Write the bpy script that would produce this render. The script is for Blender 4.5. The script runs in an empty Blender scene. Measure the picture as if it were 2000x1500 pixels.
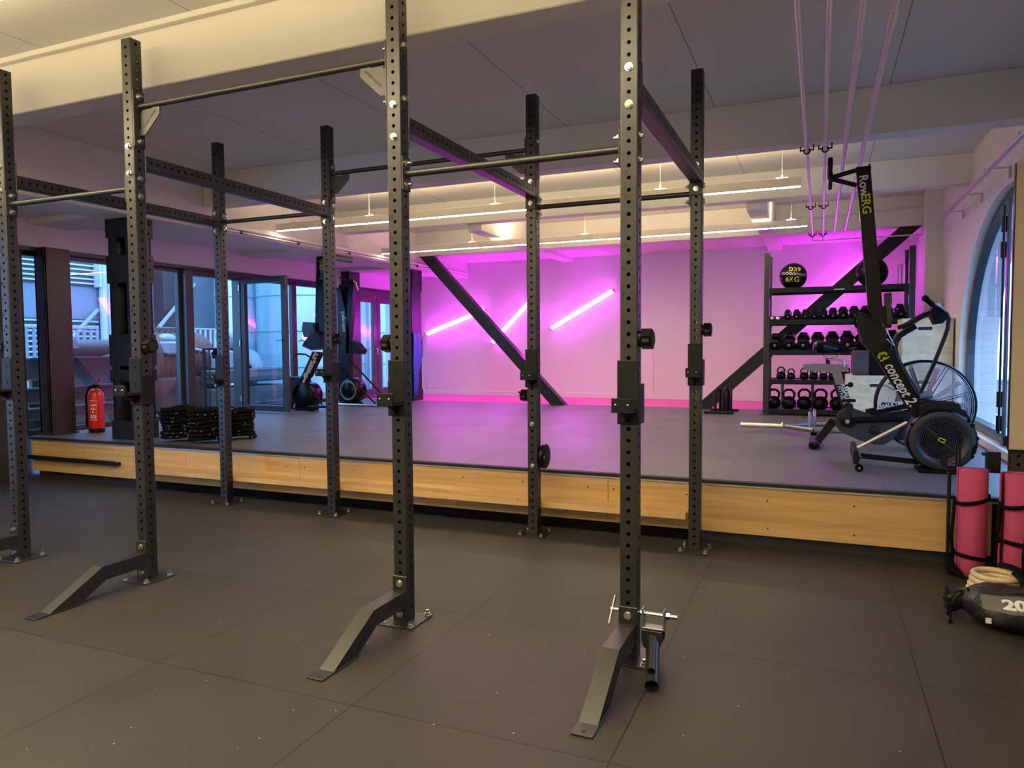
import bpy, math, random
from mathutils import Vector, Matrix
random.seed(7)
PI = math.pi
TILT = math.radians(20)
scene = bpy.context.scene
col = scene.collection

# ------------------------------------------------------------------ camera
CAM = Vector((0.7405, -3.0069, 1.3530))
YAW, PITCH, ROLL, FPX = 0.40075, -0.05198, -0.00694 * -1, 1417.8
ROLL = -0.00694
def _basis():
    cy, sy = math.cos(YAW), math.sin(YAW)
    f = Vector((-sy*math.cos(PITCH), cy*math.cos(PITCH), math.sin(PITCH)))
    r = Vector((cy, sy, 0)); u = r.cross(f)
    return (r*math.cos(ROLL)+u*math.sin(ROLL), -r*math.sin(ROLL)+u*math.cos(ROLL), f)
RV, UV, FV = _basis()
cd = bpy.data.cameras.new('camera')
cam = bpy.data.objects.new('camera', cd); col.objects.link(cam)
cd.sensor_fit = 'HORIZONTAL'; cd.sensor_width = 36; cd.lens = FPX/2000*36
cd.clip_start = 0.05; cd.clip_end = 200
m = Matrix.Identity(4)
for i in range(3):
    m[i][0] = RV[i]; m[i][1] = UV[i]; m[i][2] = -FV[i]; m[i][3] = CAM[i]
cam.matrix_world = m
scene.camera = cam
def at(px, py, X=None, Y=None, Z=None):
    """world point seen at a photo pixel on the plane X=, Y= or Z="""
    d = FV + RV*((px-1000)/FPX) - UV*((py-750)/FPX)
    if X is not None: t = (X-CAM.x)/d.x
    elif Y is not None: t = (Y-CAM.y)/d.y
    else: t = (Z-CAM.z)/d.z
    return CAM + d*t

# ------------------------------------------------------------------ world, exposure
w = bpy.data.worlds.new('dusk_sky'); scene.world = w; w.use_nodes = True
nt = w.node_tree; bg = nt.nodes['Background']
bg.inputs['Color'].default_value = (0.24, 0.50, 1.0, 1); bg.inputs['Strength'].default_value = 5.2
scene.view_settings.view_transform = 'Standard'; scene.view_settings.look = 'None'
scene.view_settings.gamma = 1.0; scene.view_settings.use_curve_mapping = False
scene.view_settings.exposure = 0.75
WARM = (1.0, 0.80, 0.50)
LUM_DOWN, LUM_UP, NEON = 24.0, 125.0, 0.98

# ------------------------------------------------------------------ materials
def mat(name, color, rough=0.5, metal=0.0, spec=0.5, bump=None, var=None, emit=None, estr=0, coat=0):
    """bump=(scale,strength)  var=(scale,amount): soft procedural variation of the surface colour"""
    m = bpy.data.materials.new(name); m.use_nodes = True
    t = m.node_tree; b = t.nodes['Principled BSDF']
    b.inputs['Base Color'].default_value = (*color, 1); b.inputs['Roughness'].default_value = rough
    b.inputs['Metallic'].default_value = metal; b.inputs['Specular IOR Level'].default_value = spec
    b.inputs['Coat Weight'].default_value = coat
    tc = t.nodes.new('ShaderNodeTexCoord')
    if var:
        n = t.nodes.new('ShaderNodeTexNoise'); n.inputs['Scale'].default_value = var[0]; n.inputs['Detail'].default_value = 5
        t.links.new(tc.outputs['Object'], n.inputs['Vector'])
        mx = t.nodes.new('ShaderNodeMix'); mx.data_type = 'RGBA'
        lo = [c*(1-var[1]) for c in color]; hi = [min(1, c*(1+var[1])) for c in color]
        mx.inputs[6].default_value = (*lo, 1); mx.inputs[7].default_value = (*hi, 1)
        t.links.new(n.outputs['Fac'], mx.inputs[0]); t.links.new(mx.outputs[2], b.inputs['Base Color'])
    if bump:
        n2 = t.nodes.new('ShaderNodeTexNoise'); n2.inputs['Scale'].default_value = bump[0]; n2.inputs['Detail'].default_value = 6
        t.links.new(tc.outputs['Object'], n2.inputs['Vector'])
        bp = t.nodes.new('ShaderNodeBump'); bp.inputs['Strength'].default_value = bump[1]; bp.inputs['Distance'].default_value = 0.01
        t.links.new(n2.outputs['Fac'], bp.inputs['Height']); t.links.new(bp.outputs['Normal'], b.inputs['Normal'])
    if emit:
        b.inputs['Emission Color'].default_value = (*emit, 1); b.inputs['Emission Strength'].default_value = estr
    return m
def node(t, kind, **kw):
    n = t.nodes.new(kind)
    for k, v in kw.items(): setattr(n, k, v)
    return n
def math_node(t, op, a, b=None):
    n = t.nodes.new('ShaderNodeMath'); n.operation = op
    for i, v in enumerate((a, b)):
        if v is None: continue
        if isinstance(v, (int, float)): n.inputs[i].default_value = v
        else: t.links.new(v, n.inputs[i])
    return n.outputs[0]
def rubber(name, color, ox, oy, rough=0.55, speck=0.0, spec=0.5):
    """rubber mats laid in a one metre grid: seams, tone from mat to mat, chalk specks"""
    m = mat(name, color, rough, spec=spec)
    t = m.node_tree; b = t.nodes['Principled BSDF']
    tc = node(t, 'ShaderNodeTexCoord'); sx = node(t, 'ShaderNodeSeparateXYZ'); t.links.new(tc.outputs['Object'], sx.inputs[0])
    X = math_node(t, 'SUBTRACT', sx.outputs[0], ox); Y = math_node(t, 'SUBTRACT', sx.outputs[1], oy)
    dx = math_node(t, 'PINGPONG', X, 0.5); dy = math_node(t, 'PINGPONG', Y, 0.5)
    d = math_node(t, 'MINIMUM', dx, dy)
    line = math_node(t, 'LESS_THAN', d, 0.0028)
    cb = node(t, 'ShaderNodeCombineXYZ')
    t.links.new(math_node(t, 'FLOOR', X), cb.inputs[0]); t.links.new(math_node(t, 'FLOOR', Y), cb.inputs[1])
    wn = node(t, 'ShaderNodeTexWhiteNoise'); t.links.new(cb.outputs[0], wn.inputs['Vector'])
    tone = math_node(t, 'MULTIPLY_ADD', wn.outputs['Value'], 0.22)
    t.nodes[-1].inputs[2].default_value = 0.89
    ns = node(t, 'ShaderNodeTexNoise'); ns.inputs['Scale'].default_value = 1.7; ns.inputs['Detail'].default_value = 8
    t.links.new(tc.outputs['Object'], ns.inputs['Vector'])
    wear = math_node(t, 'MULTIPLY_ADD', ns.outputs['Fac'], 0.5); t.nodes[-1].inputs[2].default_value = 0.75
    k = math_node(t, 'MULTIPLY', tone, wear)
    k = math_node(t, 'MULTIPLY', k, math_node(t, 'SUBTRACT', 1.0, math_node(t, 'MULTIPLY', line, 0.85)))
    vm = node(t, 'ShaderNodeVectorMath', operation='SCALE'); vm.inputs[0].default_value = color
    t.links.new(k, vm.inputs['Scale'])
    out = vm.outputs[0]
    if speck:
        v = node(t, 'ShaderNodeTexVoronoi'); v.inputs['Scale'].default_value = 9; t.links.new(tc.outputs['Object'], v.inputs['Vector'])
        sp = math_node(t, 'LESS_THAN', v.outputs['Distance'], speck)
        mx = node(t, 'ShaderNodeMix', data_type='RGBA'); t.links.new(sp, mx.inputs[0]); t.links.new(out, mx.inputs[6])
        mx.inputs[7].default_value = (0.35, 0.33, 0.3, 1); out = mx.outputs[2]
    t.links.new(out, b.inputs['Base Color'])
    fn = node(t, 'ShaderNodeTexNoise'); fn.inputs['Scale'].default_value = 160; fn.inputs['Detail'].default_value = 3
    t.links.new(tc.outputs['Object'], fn.inputs['Vector'])
    h = math_node(t, 'SUBTRACT', math_node(t, 'MULTIPLY', fn.outputs['Fac'], 0.25), math_node(t, 'LESS_THAN', d, 0.006))
    bp = node(t, 'ShaderNodeBump'); bp.inputs['Strength'].default_value = 0.35; bp.inputs['Distance'].default_value = 0.004
    t.links.new(h, bp.inputs['Height']); t.links.new(bp.outputs['Normal'], b.inputs['Normal'])
    r = math_node(t, 'MULTIPLY_ADD', ns.outputs['Fac'], 0.25); t.nodes[-1].inputs[2].default_value = rough-0.12
    t.links.new(r, b.inputs['Roughness'])
    return m
def wood(name, light, dark, scale=1.0, stretch=(0.6, 8, 9), rough=0.4, strip=None):
    m = mat(name, light, rough); t = m.node_tree; b = t.nodes['Principled BSDF']
    tc = node(t, 'ShaderNodeTexCoord'); mp = node(t, 'ShaderNodeMapping'); mp.inputs['Scale'].default_value = [s*scale for s in stretch]
    t.links.new(tc.outputs['Object'], mp.inputs[0])
    n = node(t, 'ShaderNodeTexNoise'); n.inputs['Scale'].default_value = 2.2; n.inputs['Detail'].default_value = 9; n.inputs['Distortion'].default_value = 1.1
    t.links.new(mp.outputs[0], n.inputs['Vector'])
    cr = node(t, 'ShaderNodeValToRGB'); cr.color_ramp.elements[0].position = 0.33; cr.color_ramp.elements[1].position = 0.68
    cr.color_ramp.elements[0].color = (*dark, 1); cr.color_ramp.elements[1].color = (*light, 1)
    t.links.new(n.outputs['Fac'], cr.inputs[0]); out = cr.outputs[0]
    if strip:                                            # laminated strips, each with a tone of its own
        sx = node(t, 'ShaderNodeSeparateXYZ'); t.links.new(tc.outputs['Object'], sx.inputs[0])
        cb = node(t, 'ShaderNodeCombineXYZ')
        t.links.new(math_node(t, 'FLOOR', math_node(t, 'DIVIDE', sx.outputs[2 if strip[1] == 'z' else 1], strip[0])), cb.inputs[0])
        t.links.new(math_node(t, 'FLOOR', math_node(t, 'DIVIDE', sx.outputs[0], 1.9)), cb.inputs[1])
        wn = node(t, 'ShaderNodeTexWhiteNoise'); t.links.new(cb.outputs[0], wn.inputs['Vector'])
        k = math_node(t, 'MULTIPLY_ADD', wn.outputs['Value'], 0.28); t.nodes[-1].inputs[2].default_value = 0.84
        vm = node(t, 'ShaderNodeVectorMath', operation='SCALE'); t.links.new(out, vm.inputs[0]); t.links.new(k, vm.inputs['Scale']); out = vm.outputs[0]
    t.links.new(out, b.inputs['Base Color'])
    return m
def brick_mat(name, color, sx=0.22, sz=0.065):
    m = mat(name, color, 0.6); t = m.node_tree; b = t.nodes['Principled BSDF']
    tc = node(t, 'ShaderNodeTexCoord'); s = node(t, 'ShaderNodeSeparateXYZ'); t.links.new(tc.outputs['Object'], s.inputs[0])
    cb = node(t, 'ShaderNodeCombineXYZ'); t.links.new(math_node(t, 'ADD', s.outputs[0], s.outputs[1]), cb.inputs[0]); t.links.new(s.outputs[2], cb.inputs[1])
    br = node(t, 'ShaderNodeTexBrick'); br.inputs['Scale'].default_value = 1; br.inputs['Brick Width'].default_value = sx; br.inputs['Row Height'].default_value = sz
    br.inputs['Mortar Size'].default_value = 0.006; br.inputs['Mortar Smooth'].default_value = 0.6
    t.links.new(cb.outputs[0], br.inputs['Vector'])
    n = node(t, 'ShaderNodeTexNoise'); n.inputs['Scale'].default_value = 25; t.links.new(tc.outputs['Object'], n.inputs['Vector'])
    h = math_node(t, 'SUBTRACT', math_node(t, 'MULTIPLY', n.outputs['Fac'], 0.5), math_node(t, 'MULTIPLY', br.outputs['Fac'], 0.8))
    bp = node(t, 'ShaderNodeBump'); bp.inputs['Strength'].default_value = 0.45; bp.inputs['Distance'].default_value = 0.006
    t.links.new(h, bp.inputs['Height']); t.links.new(bp.outputs['Normal'], b.inputs['Normal'])
    return m
def panel_mat(name, color, ox, step):
    """painted board ceiling with fine joints every `step` metres along x"""
    m = mat(name, color, 0.7); t = m.node_tree; b = t.nodes['Principled BSDF']
    tc = node(t, 'ShaderNodeTexCoord'); s = node(t, 'ShaderNodeSeparateXYZ'); t.links.new(tc.outputs['Object'], s.inputs[0])
    d = math_node(t, 'PINGPONG', math_node(t, 'SUBTRACT', s.outputs[0], ox), step/2)
    k = math_node(t, 'SUBTRACT', 1.0, math_node(t, 'MULTIPLY', math_node(t, 'LESS_THAN', d, 0.004), 0.55))
    vm = node(t, 'ShaderNodeVectorMath', operation='SCALE'); vm.inputs[0].default_value = color; t.links.new(k, vm.inputs['Scale'])
    t.links.new(vm.outputs[0], b.inputs['Base Color'])
    return m
def glass_mat(name, tint=(0.93, 0.97, 1.0), refl=0.05, rough=0.0):
    m = bpy.data.materials.new(name); m.use_nodes = True; t = m.node_tree; t.nodes.clear()
    o = node(t, 'ShaderNodeOutputMaterial'); tr = node(t, 'ShaderNodeBsdfTransparent'); tr.inputs[0].default_value = (*tint, 1)
    g = node(t, 'ShaderNodeBsdfGlossy'); g.inputs['Roughness'].default_value = rough; g.inputs[0].default_value = (1, 1, 1, 1)
    lw = node(t, 'ShaderNodeLayerWeight'); lw.inputs[0].default_value = 0.5
    k = math_node(t, 'POWER', lw.outputs['Facing'], 5.0); k = math_node(t, 'MULTIPLY_ADD', k, 0.9); t.nodes[-1].inputs[2].default_value = refl
    mx = node(t, 'ShaderNodeMixShader'); t.links.new(k, mx.inputs[0]); t.links.new(tr.outputs[0], mx.inputs[1]); t.links.new(g.outputs[0], mx.inputs[2])
    t.links.new(mx.outputs[0], o.inputs[0]); return m
def emit_mat(name, color, strength):
    m = bpy.data.materials.new(name); m.use_nodes = True; t = m.node_tree; t.nodes.clear()
    o = node(t, 'ShaderNodeOutputMaterial'); e = node(t, 'ShaderNodeEmission'); e.inputs[0].default_value = (*color, 1); e.inputs[1].default_value = strength
    t.links.new(e.outputs[0], o.inputs[0]); return m

M = dict(
  lumfront=emit_mat('front_lamp_strip', (1.0, 0.82, 0.54), 76.0),
  floor=rubber('rubber_floor', (0.038, 0.035, 0.031), 0.13, 0.22, 0.52, speck=0.035, spec=0.32),
  stage=rubber('rubber_stage', (0.105, 0.10, 0.108), 0.14, 0.03, 0.42),
  tile_edge=mat('rubber_edge', (0.006, 0.006, 0.007), 0.7, bump=(60, 0.2)),
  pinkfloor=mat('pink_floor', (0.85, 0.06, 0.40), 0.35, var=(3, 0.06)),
  wall=mat('plaster_white', (0.78, 0.76, 0.75), 0.75, bump=(28, 0.35), var=(1.2, 0.03)),
  wall_smooth=mat('paint_white', (0.76, 0.74, 0.73), 0.7, bump=(6, 0.05), var=(1.5, 0.02)),
  brick=brick_mat('white_brick', (0.74, 0.72, 0.69)),
  ceiling=panel_mat('ceiling_board', (0.72, 0.71, 0.71), -0.06, 1.25),
  beam=mat('beam_paint', (0.74, 0.72, 0.69), 0.7, bump=(14, 0.06), var=(0.8, 0.04)),
  darkwall=mat('dark_wall_paint', (0.03, 0.03, 0.034), 0.4, bump=(20, 0.1)),
  black=mat('black_powder_coat', (0.009, 0.0088, 0.0088), 0.42, spec=0.22, bump=(700, 0.12), var=(5, 0.1)),
  rig=mat('rig_powder_coat', (0.0135, 0.0128, 0.0115), 0.38, spec=0.62, bump=(500, 0.08), var=(4, 0.1)),
  inner=mat('tube_inside', (0.008, 0.008, 0.008), 0.8, var=(9, 0.1)),
  gloss=mat('black_plastic', (0.004, 0.004, 0.0045), 0.28, spec=0.2, bump=(120, 0.03)),
  matte=mat('black_rubber', (0.004, 0.004, 0.004), 0.8, spec=0.12, bump=(80, 0.1)),
  darkgrey=mat('dark_grey_plastic', (0.022, 0.024, 0.027), 0.4, bump=(120, 0.05)),
  grey=mat('grey_steel', (0.22, 0.23, 0.24), 0.35, metal=0.6, var=(8, 0.08)),
  chrome=mat('zinc_bolt', (0.62, 0.62, 0.60), 0.22, metal=1.0, var=(30, 0.1)),
  steel=mat('polished_steel', (0.72, 0.71, 0.69), 0.2, metal=1.0, var=(12, 0.05)),
  alu=mat('aluminium', (0.55, 0.54, 0.53), 0.38, metal=0.9, var=(6, 0.05)),
  wood=wood('maple_ply', (0.64, 0.42, 0.175), (0.53, 0.32, 0.115), strip=(0.085, 'z')),
  woodtop=wood('maple_board', (0.66, 0.44, 0.19), (0.55, 0.34, 0.125), strip=(0.06, 'y')),
  ply=wood('birch_ply', (0.74, 0.68, 0.48), (0.58, 0.50, 0.30), 1.0, (2.2, 2.2, 7), 0.6),
  mark=mat('marking_black', (0.004, 0.004, 0.004), 0.6, var=(20, 0.1)),
  fleck=mat('rope_fleck', (0.30, 0.29, 0.24), 0.7, var=(20, 0.1)),
  white=mat('print_white', (0.75, 0.75, 0.73), 0.6, var=(20, 0.04)),
  offwhite=mat('lamp_body_white', (0.66, 0.62, 0.55), 0.45, var=(5, 0.03)),
  yellow=mat('print_yellow', (0.55, 0.60, 0.03), 0.5, var=(20, 0.05)),
  gold=mat('print_gold', (0.85, 0.62, 0.06), 0.5, var=(20, 0.05)),
  red=mat('extinguisher_red', (0.62, 0.012, 0.008), 0.25, var=(6, 0.06), coat=0.3),
  blue=mat('blue_cloth', (0.02, 0.09, 0.65), 0.45, bump=(25, 0.5), var=(14, 0.35)),
  pink=mat('pink_foam', (0.50, 0.065, 0.165), 0.75, bump=(260, 0.25), var=(9, 0.06)),
  ringwood=wood('ring_wood', (0.86, 0.72, 0.48), (0.76, 0.60, 0.36), 2, (4, 4, 4), 0.4),
  bag=mat('bag_nylon', (0.010, 0.010, 0.010), 0.45, bump=(22, 0.8), var=(10, 0.3)),
  bagpanel=mat('bag_grey_panel', (0.11, 0.115, 0.105), 0.6, bump=(30, 0.4), var=(10, 0.1)),
  frame=mat('window_frame', (0.035, 0.038, 0.045), 0.3, bump=(90, 0.04), var=(6, 0.1)),
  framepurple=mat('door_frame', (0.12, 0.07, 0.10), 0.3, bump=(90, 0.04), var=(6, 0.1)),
  column=mat('painted_steel', (0.010, 0.0095, 0.0098), 0.38, spec=0.35, bump=(45, 0.15), var=(7, 0.15)),
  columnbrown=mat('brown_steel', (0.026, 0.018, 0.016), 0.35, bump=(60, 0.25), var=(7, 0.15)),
  pipe=mat('pipe_white', (0.70, 0.66, 0.66), 0.3, var=(6, 0.03)),
  beige=mat('beige_panel', (0.52, 0.43, 0.31), 0.6, bump=(35, 0.06), var=(2, 0.03)),
  foam=mat('foam_purple_grey', (0.05, 0.03, 0.05), 0.6, bump=(60, 0.1)),
  glass=glass_mat('window_glass'), glassdoor=glass_mat('door_glass', (0.85, 0.95, 0.97)),
  frost=mat('frosted_glass', (0.50, 0.52, 0.62), 0.35, var=(4, 0.06)),
  lum=emit_mat('lamp_strip', (1.0, 0.86, 0.64), LUM_DOWN), up=emit_mat('lamp_uplight', (1.0, 0.77, 0.38), LUM_UP),
  neon=emit_mat('neon_pink', (17.0*NEON, 0.64*NEON, 21.5*NEON), 1.0),
  neonred=emit_mat('neon_red', (9.0, 0.6, 2.2), 1.0),
  facade=mat('facade_blue_grey', (0.17, 0.19, 0.225), 0.6, var=(0.8, 0.08)),
  louver=mat('louver_pale', (0.42, 0.48, 0.52), 0.45, var=(2, 0.05)),
  tank=mat('tank_metal', (0.38, 0.47, 0.49), 0.35, metal=0.35, var=(0.9, 0.15)),
  rust=mat('rust_brown', (0.12, 0.045, 0.032), 0.7, bump=(14, 0.6), var=(5, 0.4)),
  machine=mat('machine_grey', (0.07, 0.066, 0.06), 0.6, bump=(12, 0.5), var=(6, 0.4)),
  rail=mat('rail_pale', (0.26, 0.29, 0.32), 0.45, var=(4, 0.08)),
  deck=mat('deck_dark', (0.05, 0.055, 0.065), 0.7, bump=(12, 0.2), var=(2, 0.2)),
  sand=mat('sandbag_tan', (0.35, 0.25, 0.14), 0.8, bump=(15, 0.5), var=(6, 0.3)),
)

# ------------------------------------------------------------------ mesh builder
class MB:
    def __init__(s): s.v = []; s.f = []; s.sm = []; s.mi = []; s.cur = 0
    def add(s, vs, fs, smooth=False):
        b = len(s.v); s.v += [tuple(v) for v in vs]; s.f += [tuple(b+i for i in f) for f in fs]
        s.sm += [smooth]*len(fs); s.mi += [s.cur]*len(fs)
    def box(s, lo, hi, c=0.0, M4=None):
        x0, y0, z0 = (min(a, b) for a, b in zip(lo, hi)); x1, y1, z1 = (max(a, b) for a, b in zip(lo, hi))
        c = min(c, (x1-x0)*.45, (y1-y0)*.45, (z1-z0)*.45)
        if c <= 0:
            vs = [(x, y, z) for z in (z0, z1) for y in (y0, y1) for x in (x0, x1)]
            fs = [(0, 2, 3, 1), (4, 5, 7, 6), (0, 1, 5, 4), (2, 6, 7, 3), (0, 4, 6, 2), (1, 3, 7, 5)]
        else:
            vs, idx = [], {}
            X = (x0, x1); Y = (y0, y1); Z = (z0, z1); sg = (1, -1)
            for i in (0, 1):
                for j in (0, 1):
                    for k in (0, 1):
                        for a in 'xyz':
                            p = [X[i]+sg[i]*c, Y[j]+sg[j]*c, Z[k]+sg[k]*c]
                            if a == 'x': p[0] = X[i]
                            if a == 'y': p[1] = Y[j]
                            if a == 'z': p[2] = Z[k]
                            idx[i, j, k, a] = len(vs); vs.append(tuple(p))
            g = lambda *q: idx[q]
            fs = []
            for i in (0, 1): fs.append((g(i,0,0,'x'), g(i,1,0,'x'), g(i,1,1,'x'), g(i,0,1,'x')) if i else (g(i,0,0,'x'), g(i,0,1,'x'), g(i,1,1,'x'), g(i,1,0,'x')))
            for j in (0, 1): fs.append((g(0,j,0,'y'), g(0,j,1,'y'), g(1,j,1,'y'), g(1,j,0,'y')) if j else (g(0,j,0,'y'), g(1,j,0,'y'), g(1,j,1,'y'), g(0,j,1,'y')))
            for k in (0, 1): fs.append((g(0,0,k,'z'), g(1,0,k,'z'), g(1,1,k,'z'), g(0,1,k,'z')) if k else (g(0,0,k,'z'), g(0,1,k,'z'), g(1,1,k,'z'), g(1,0,k,'z')))
            for i in (0, 1):
                for j in (0, 1): fs.append((g(i,j,0,'x'), g(i,j,1,'x'), g(i,j,1,'y'), g(i,j,0,'y')) if i != j else (g(i,j,0,'x'), g(i,j,0,'y'), g(i,j,1,'y'), g(i,j,1,'x')))
            for i in (0, 1):
                for k in (0, 1): fs.append((g(i,0,k,'x'), g(i,0,k,'z'), g(i,1,k,'z'), g(i,1,k,'x')) if i != k else (g(i,0,k,'x'), g(i,1,k,'x'), g(i,1,k,'z'), g(i,0,k,'z')))
            for j in (0, 1):
                for k in (0, 1): fs.append((g(0,j,k,'y'), g(1,j,k,'y'), g(1,j,k,'z'), g(0,j,k,'z')) if j != k else (g(0,j,k,'y'), g(0,j,k,'z'), g(1,j,k,'z'), g(1,j,k,'y')))
            for i in (0, 1):
                for j in (0, 1):
                    for k in (0, 1): fs.append((g(i,j,k,'x'), g(i,j,k,'y'), g(i,j,k,'z')))
        if M4: vs = [M4 @ Vector(v) for v in vs]
        s.add(vs, fs)
    def cyl(s, p0, p1, r, n=16, r1=None, caps=True, smooth=True):
        p0 = Vector(p0); p1 = Vector(p1); r1 = r if r1 is None else r1
        d = (p1-p0).normalized(); a = d.orthogonal().normalized(); b = d.cross(a)
        R0 = [p0+(a*math.cos(2*PI*i/n)+b*math.sin(2*PI*i/n))*r for i in range(n)]
        R1 = [p1+(a*math.cos(2*PI*i/n)+b*math.sin(2*PI*i/n))*r1 for i in range(n)]
        s.add(R0+R1, [(i, (i+1) % n, n+(i+1) % n, n+i) for i in range(n)], smooth)
        if caps:
            s.add(R0, [tuple(range(n-1, -1, -1))]); s.add(R1, [tuple(range(n))])
    def tube(s, pts, r, n=10, closed=False, rads=None, smooth=True, up=None, flat=1.0):
        P = [Vector(p) for p in pts]; L = len(P); rings = []; prev = None
        for i in range(L):
            if closed: d = P[(i+1) % L]-P[i-1]
            else: d = P[min(i+1, L-1)]-P[max(i-1, 0)]
            d.normalize()
            if prev is None: a = (Vector(up)-d*d.dot(Vector(up))).normalized() if up else d.orthogonal().normalized()
            else:
                a = prev-d*prev.dot(d)
                a = a.normalized() if a.length > 1e-6 else d.orthogonal().normalized()
            prev = a; b = d.cross(a); rr = rads[i] if rads else r
            rings.append([P[i]+a*math.cos(2*PI*k/n)*rr+b*math.sin(2*PI*k/n)*rr*flat for k in range(n)])
        vs = [v for R in rings for v in R]; fs = []
        for i in range(L if closed else L-1):
            j = (i+1) % L
            for k in range(n): fs.append((i*n+k, i*n+(k+1) % n, j*n+(k+1) % n, j*n+k))
        s.add(vs, fs, smooth)
        if not closed: s.add(rings[0], [tuple(range(n-1, -1, -1))]); s.add(rings[-1], [tuple(range(n))])
    def lathe(s, prof, c=(0, 0, 0), axis='z', n=28, smooth=True, cap=False):
        c = Vector(c); vs = []
        for r, h in prof:
            for i in range(n):
                a = 2*PI*i/n; x, y = r*math.cos(a), r*math.sin(a)
                vs.append(c+Vector({'z': (x, y, h), 'y': (x, h, y), 'x': (h, x, y)}[axis]))
        fs = [(k*n+i, k*n+(i+1) % n, (k+1)*n+(i+1) % n, (k+1)*n+i) for k in range(len(prof)-1) for i in range(n)]
        s.add(vs, fs, smooth)
        if cap: s.add(vs[:n], [tuple(range(n))]); s.add(vs[-n:], [tuple(range(n))])
    def prism(s, poly, fn, smooth=False):
        """poly of (a,b); fn(a,b,k) -> 3d point, k in (0,1)"""
        n = len(poly); vs = [Vector(fn(a, b, 0)) for a, b in poly]+[Vector(fn(a, b, 1)) for a, b in poly]
        s.add(vs, [tuple(range(n-1, -1, -1)), tuple(range(n, 2*n))]); s.add(vs, [(i, (i+1) % n, n+(i+1) % n, n+i) for i in range(n)], smooth)
    def xz(s, poly, y0, y1): s.prism(poly, lambda a, b, k: (a, (y0, y1)[k], b))
    def yz(s, poly, x0, x1): s.prism(poly, lambda a, b, k: ((x0, x1)[k], a, b))
    def xy(s, poly, z0, z1): s.prism(poly, lambda a, b, k: (a, b, (z0, z1)[k]))
    def sphere(s, c, r, n=24, m=14, sc=(1, 1, 1)):
        c = Vector(c); vs = [c+Vector((0, 0, r*sc[2]))]
        for j in range(1, m):
            t = PI*j/m
            for i in range(n): vs.append(c+Vector((r*math.sin(t)*math.cos(2*PI*i/n)*sc[0], r*math.sin(t)*math.sin(2*PI*i/n)*sc[1], r*math.cos(t)*sc[2])))
        vs.append(c-Vector((0, 0, r*sc[2]))); e = len(vs)-1
        fs = [(0, 1+i, 1+(i+1) % n) for i in range(n)]
        for j in range(m-2):
            for i in range(n): fs.append((1+j*n+i, 1+(j+1)*n+i, 1+(j+1)*n+(i+1) % n, 1+j*n+(i+1) % n))
        fs += [(e, 1+(m-2)*n+(i+1) % n, 1+(m-2)*n+i) for i in range(n)]
        s.add(vs, fs, True)
    def holed(s, o, u, v, width, count, r, depth, pitch=0.05, n=12, first=None):
        """a strip along v (count*pitch long) of width along u, with a round hole in every cell"""
        o = Vector(o); u = Vector(u); v = Vector(v); nn = u.cross(v)
        for k in range(count):
            c = o+v*(pitch*(k+0.5)); hu, hv = width/2, pitch/2
            ring = [(math.cos(2*PI*(i+.5)/n), math.sin(2*PI*(i+.5)/n)) for i in range(n)]
            inn = [c+u*a*r+v*b*r for a, b in ring]
            out = []
            for a, b in ring:
                t = min(hu/abs(a) if abs(a) > 1e-9 else 9, hv/abs(b) if abs(b) > 1e-9 else 9); out.append(c+u*a*t+v*b*t)
            deep = [p-nn*depth for p in inn]
            vs = inn+out+deep
            fs = [(i, n+i, n+(i+1) % n, (i+1) % n) for i in range(n)]+[(2*n+i, i, (i+1) % n, 2*n+(i+1) % n) for i in range(n)]
            # corner fill so the outer boundary is the exact rectangle
            cs = [c+u*hu+v*hv, c-u*hu+v*hv, c-u*hu-v*hv, c+u*hu-v*hv]
            base = len(vs); vs = vs+cs
            for q, corner in enumerate(cs):
                ang = math.atan2((corner-c).dot(v), (corner-c).dot(u))
                for i in range(n):
                    a0 = math.atan2(ring[i][1], ring[i][0]); a1 = math.atan2(ring[(i+1) % n][1], ring[(i+1) % n][0])
                    if a1 < a0: a1 += 2*PI
                    aa = ang if ang >= a0 else ang+2*PI
                    if a0 < aa < a1: fs.append((n+i, base+q, n+(i+1) % n))
            s.add(vs, fs)
    def text(s, body, o, u, v, size, depth=0.0006, align='CENTER', shear=0.0, bold=0.0, squash=1.0):
        vs, fs = glyphs(body, align, shear, bold)
        o = Vector(o); u = Vector(u).normalized(); v = Vector(v).normalized(); nn = u.cross(v)
        s.add([o+u*p[0]*size*squash+v*p[1]*size+nn*(depth if p[2] > 0 else -depth) for p in vs], fs)
    def build(s, name, mats, parent=None, loc=(0, 0, 0)):
        me = bpy.data.meshes.new(name); me.from_pydata(s.v, [], s.f)
        mats = mats if isinstance(mats, (list, tuple)) else [mats]
        for q in mats: me.materials.append(M[q] if isinstance(q, str) else q)
        me.polygons.foreach_set('use_smooth', s.sm); me.polygons.foreach_set('material_index', s.mi)
        me.update(); o = bpy.data.objects.new(name, me); col.objects.link(o)
        if parent: o.parent = parent
        o.location = loc
        return o
_gl = {}
def glyphs(body, align='CENTER', shear=0.0, bold=0.0):
    key = (body, align, shear, bold)
    if key not in _gl:
        c = bpy.data.curves.new('t', 'FONT'); c.body = body; c.align_x = align; c.align_y = 'CENTER'; c.extrude = 0.01
        c.shear = shear; c.offset = bold; c.resolution_u = 3
        o = bpy.data.objects.new('t', c); col.objects.link(o); bpy.context.view_layer.update()
        me = bpy.data.meshes.new_from_object(o.evaluated_get(bpy.context.evaluated_depsgraph_get()))
        _gl[key] = ([tuple(v.co) for v in me.vertices], [tuple(p.vertices) for p in me.polygons])
        bpy.data.objects.remove(o); bpy.data.meshes.remove(me); bpy.data.curves.remove(c)
    return _gl[key]
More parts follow.
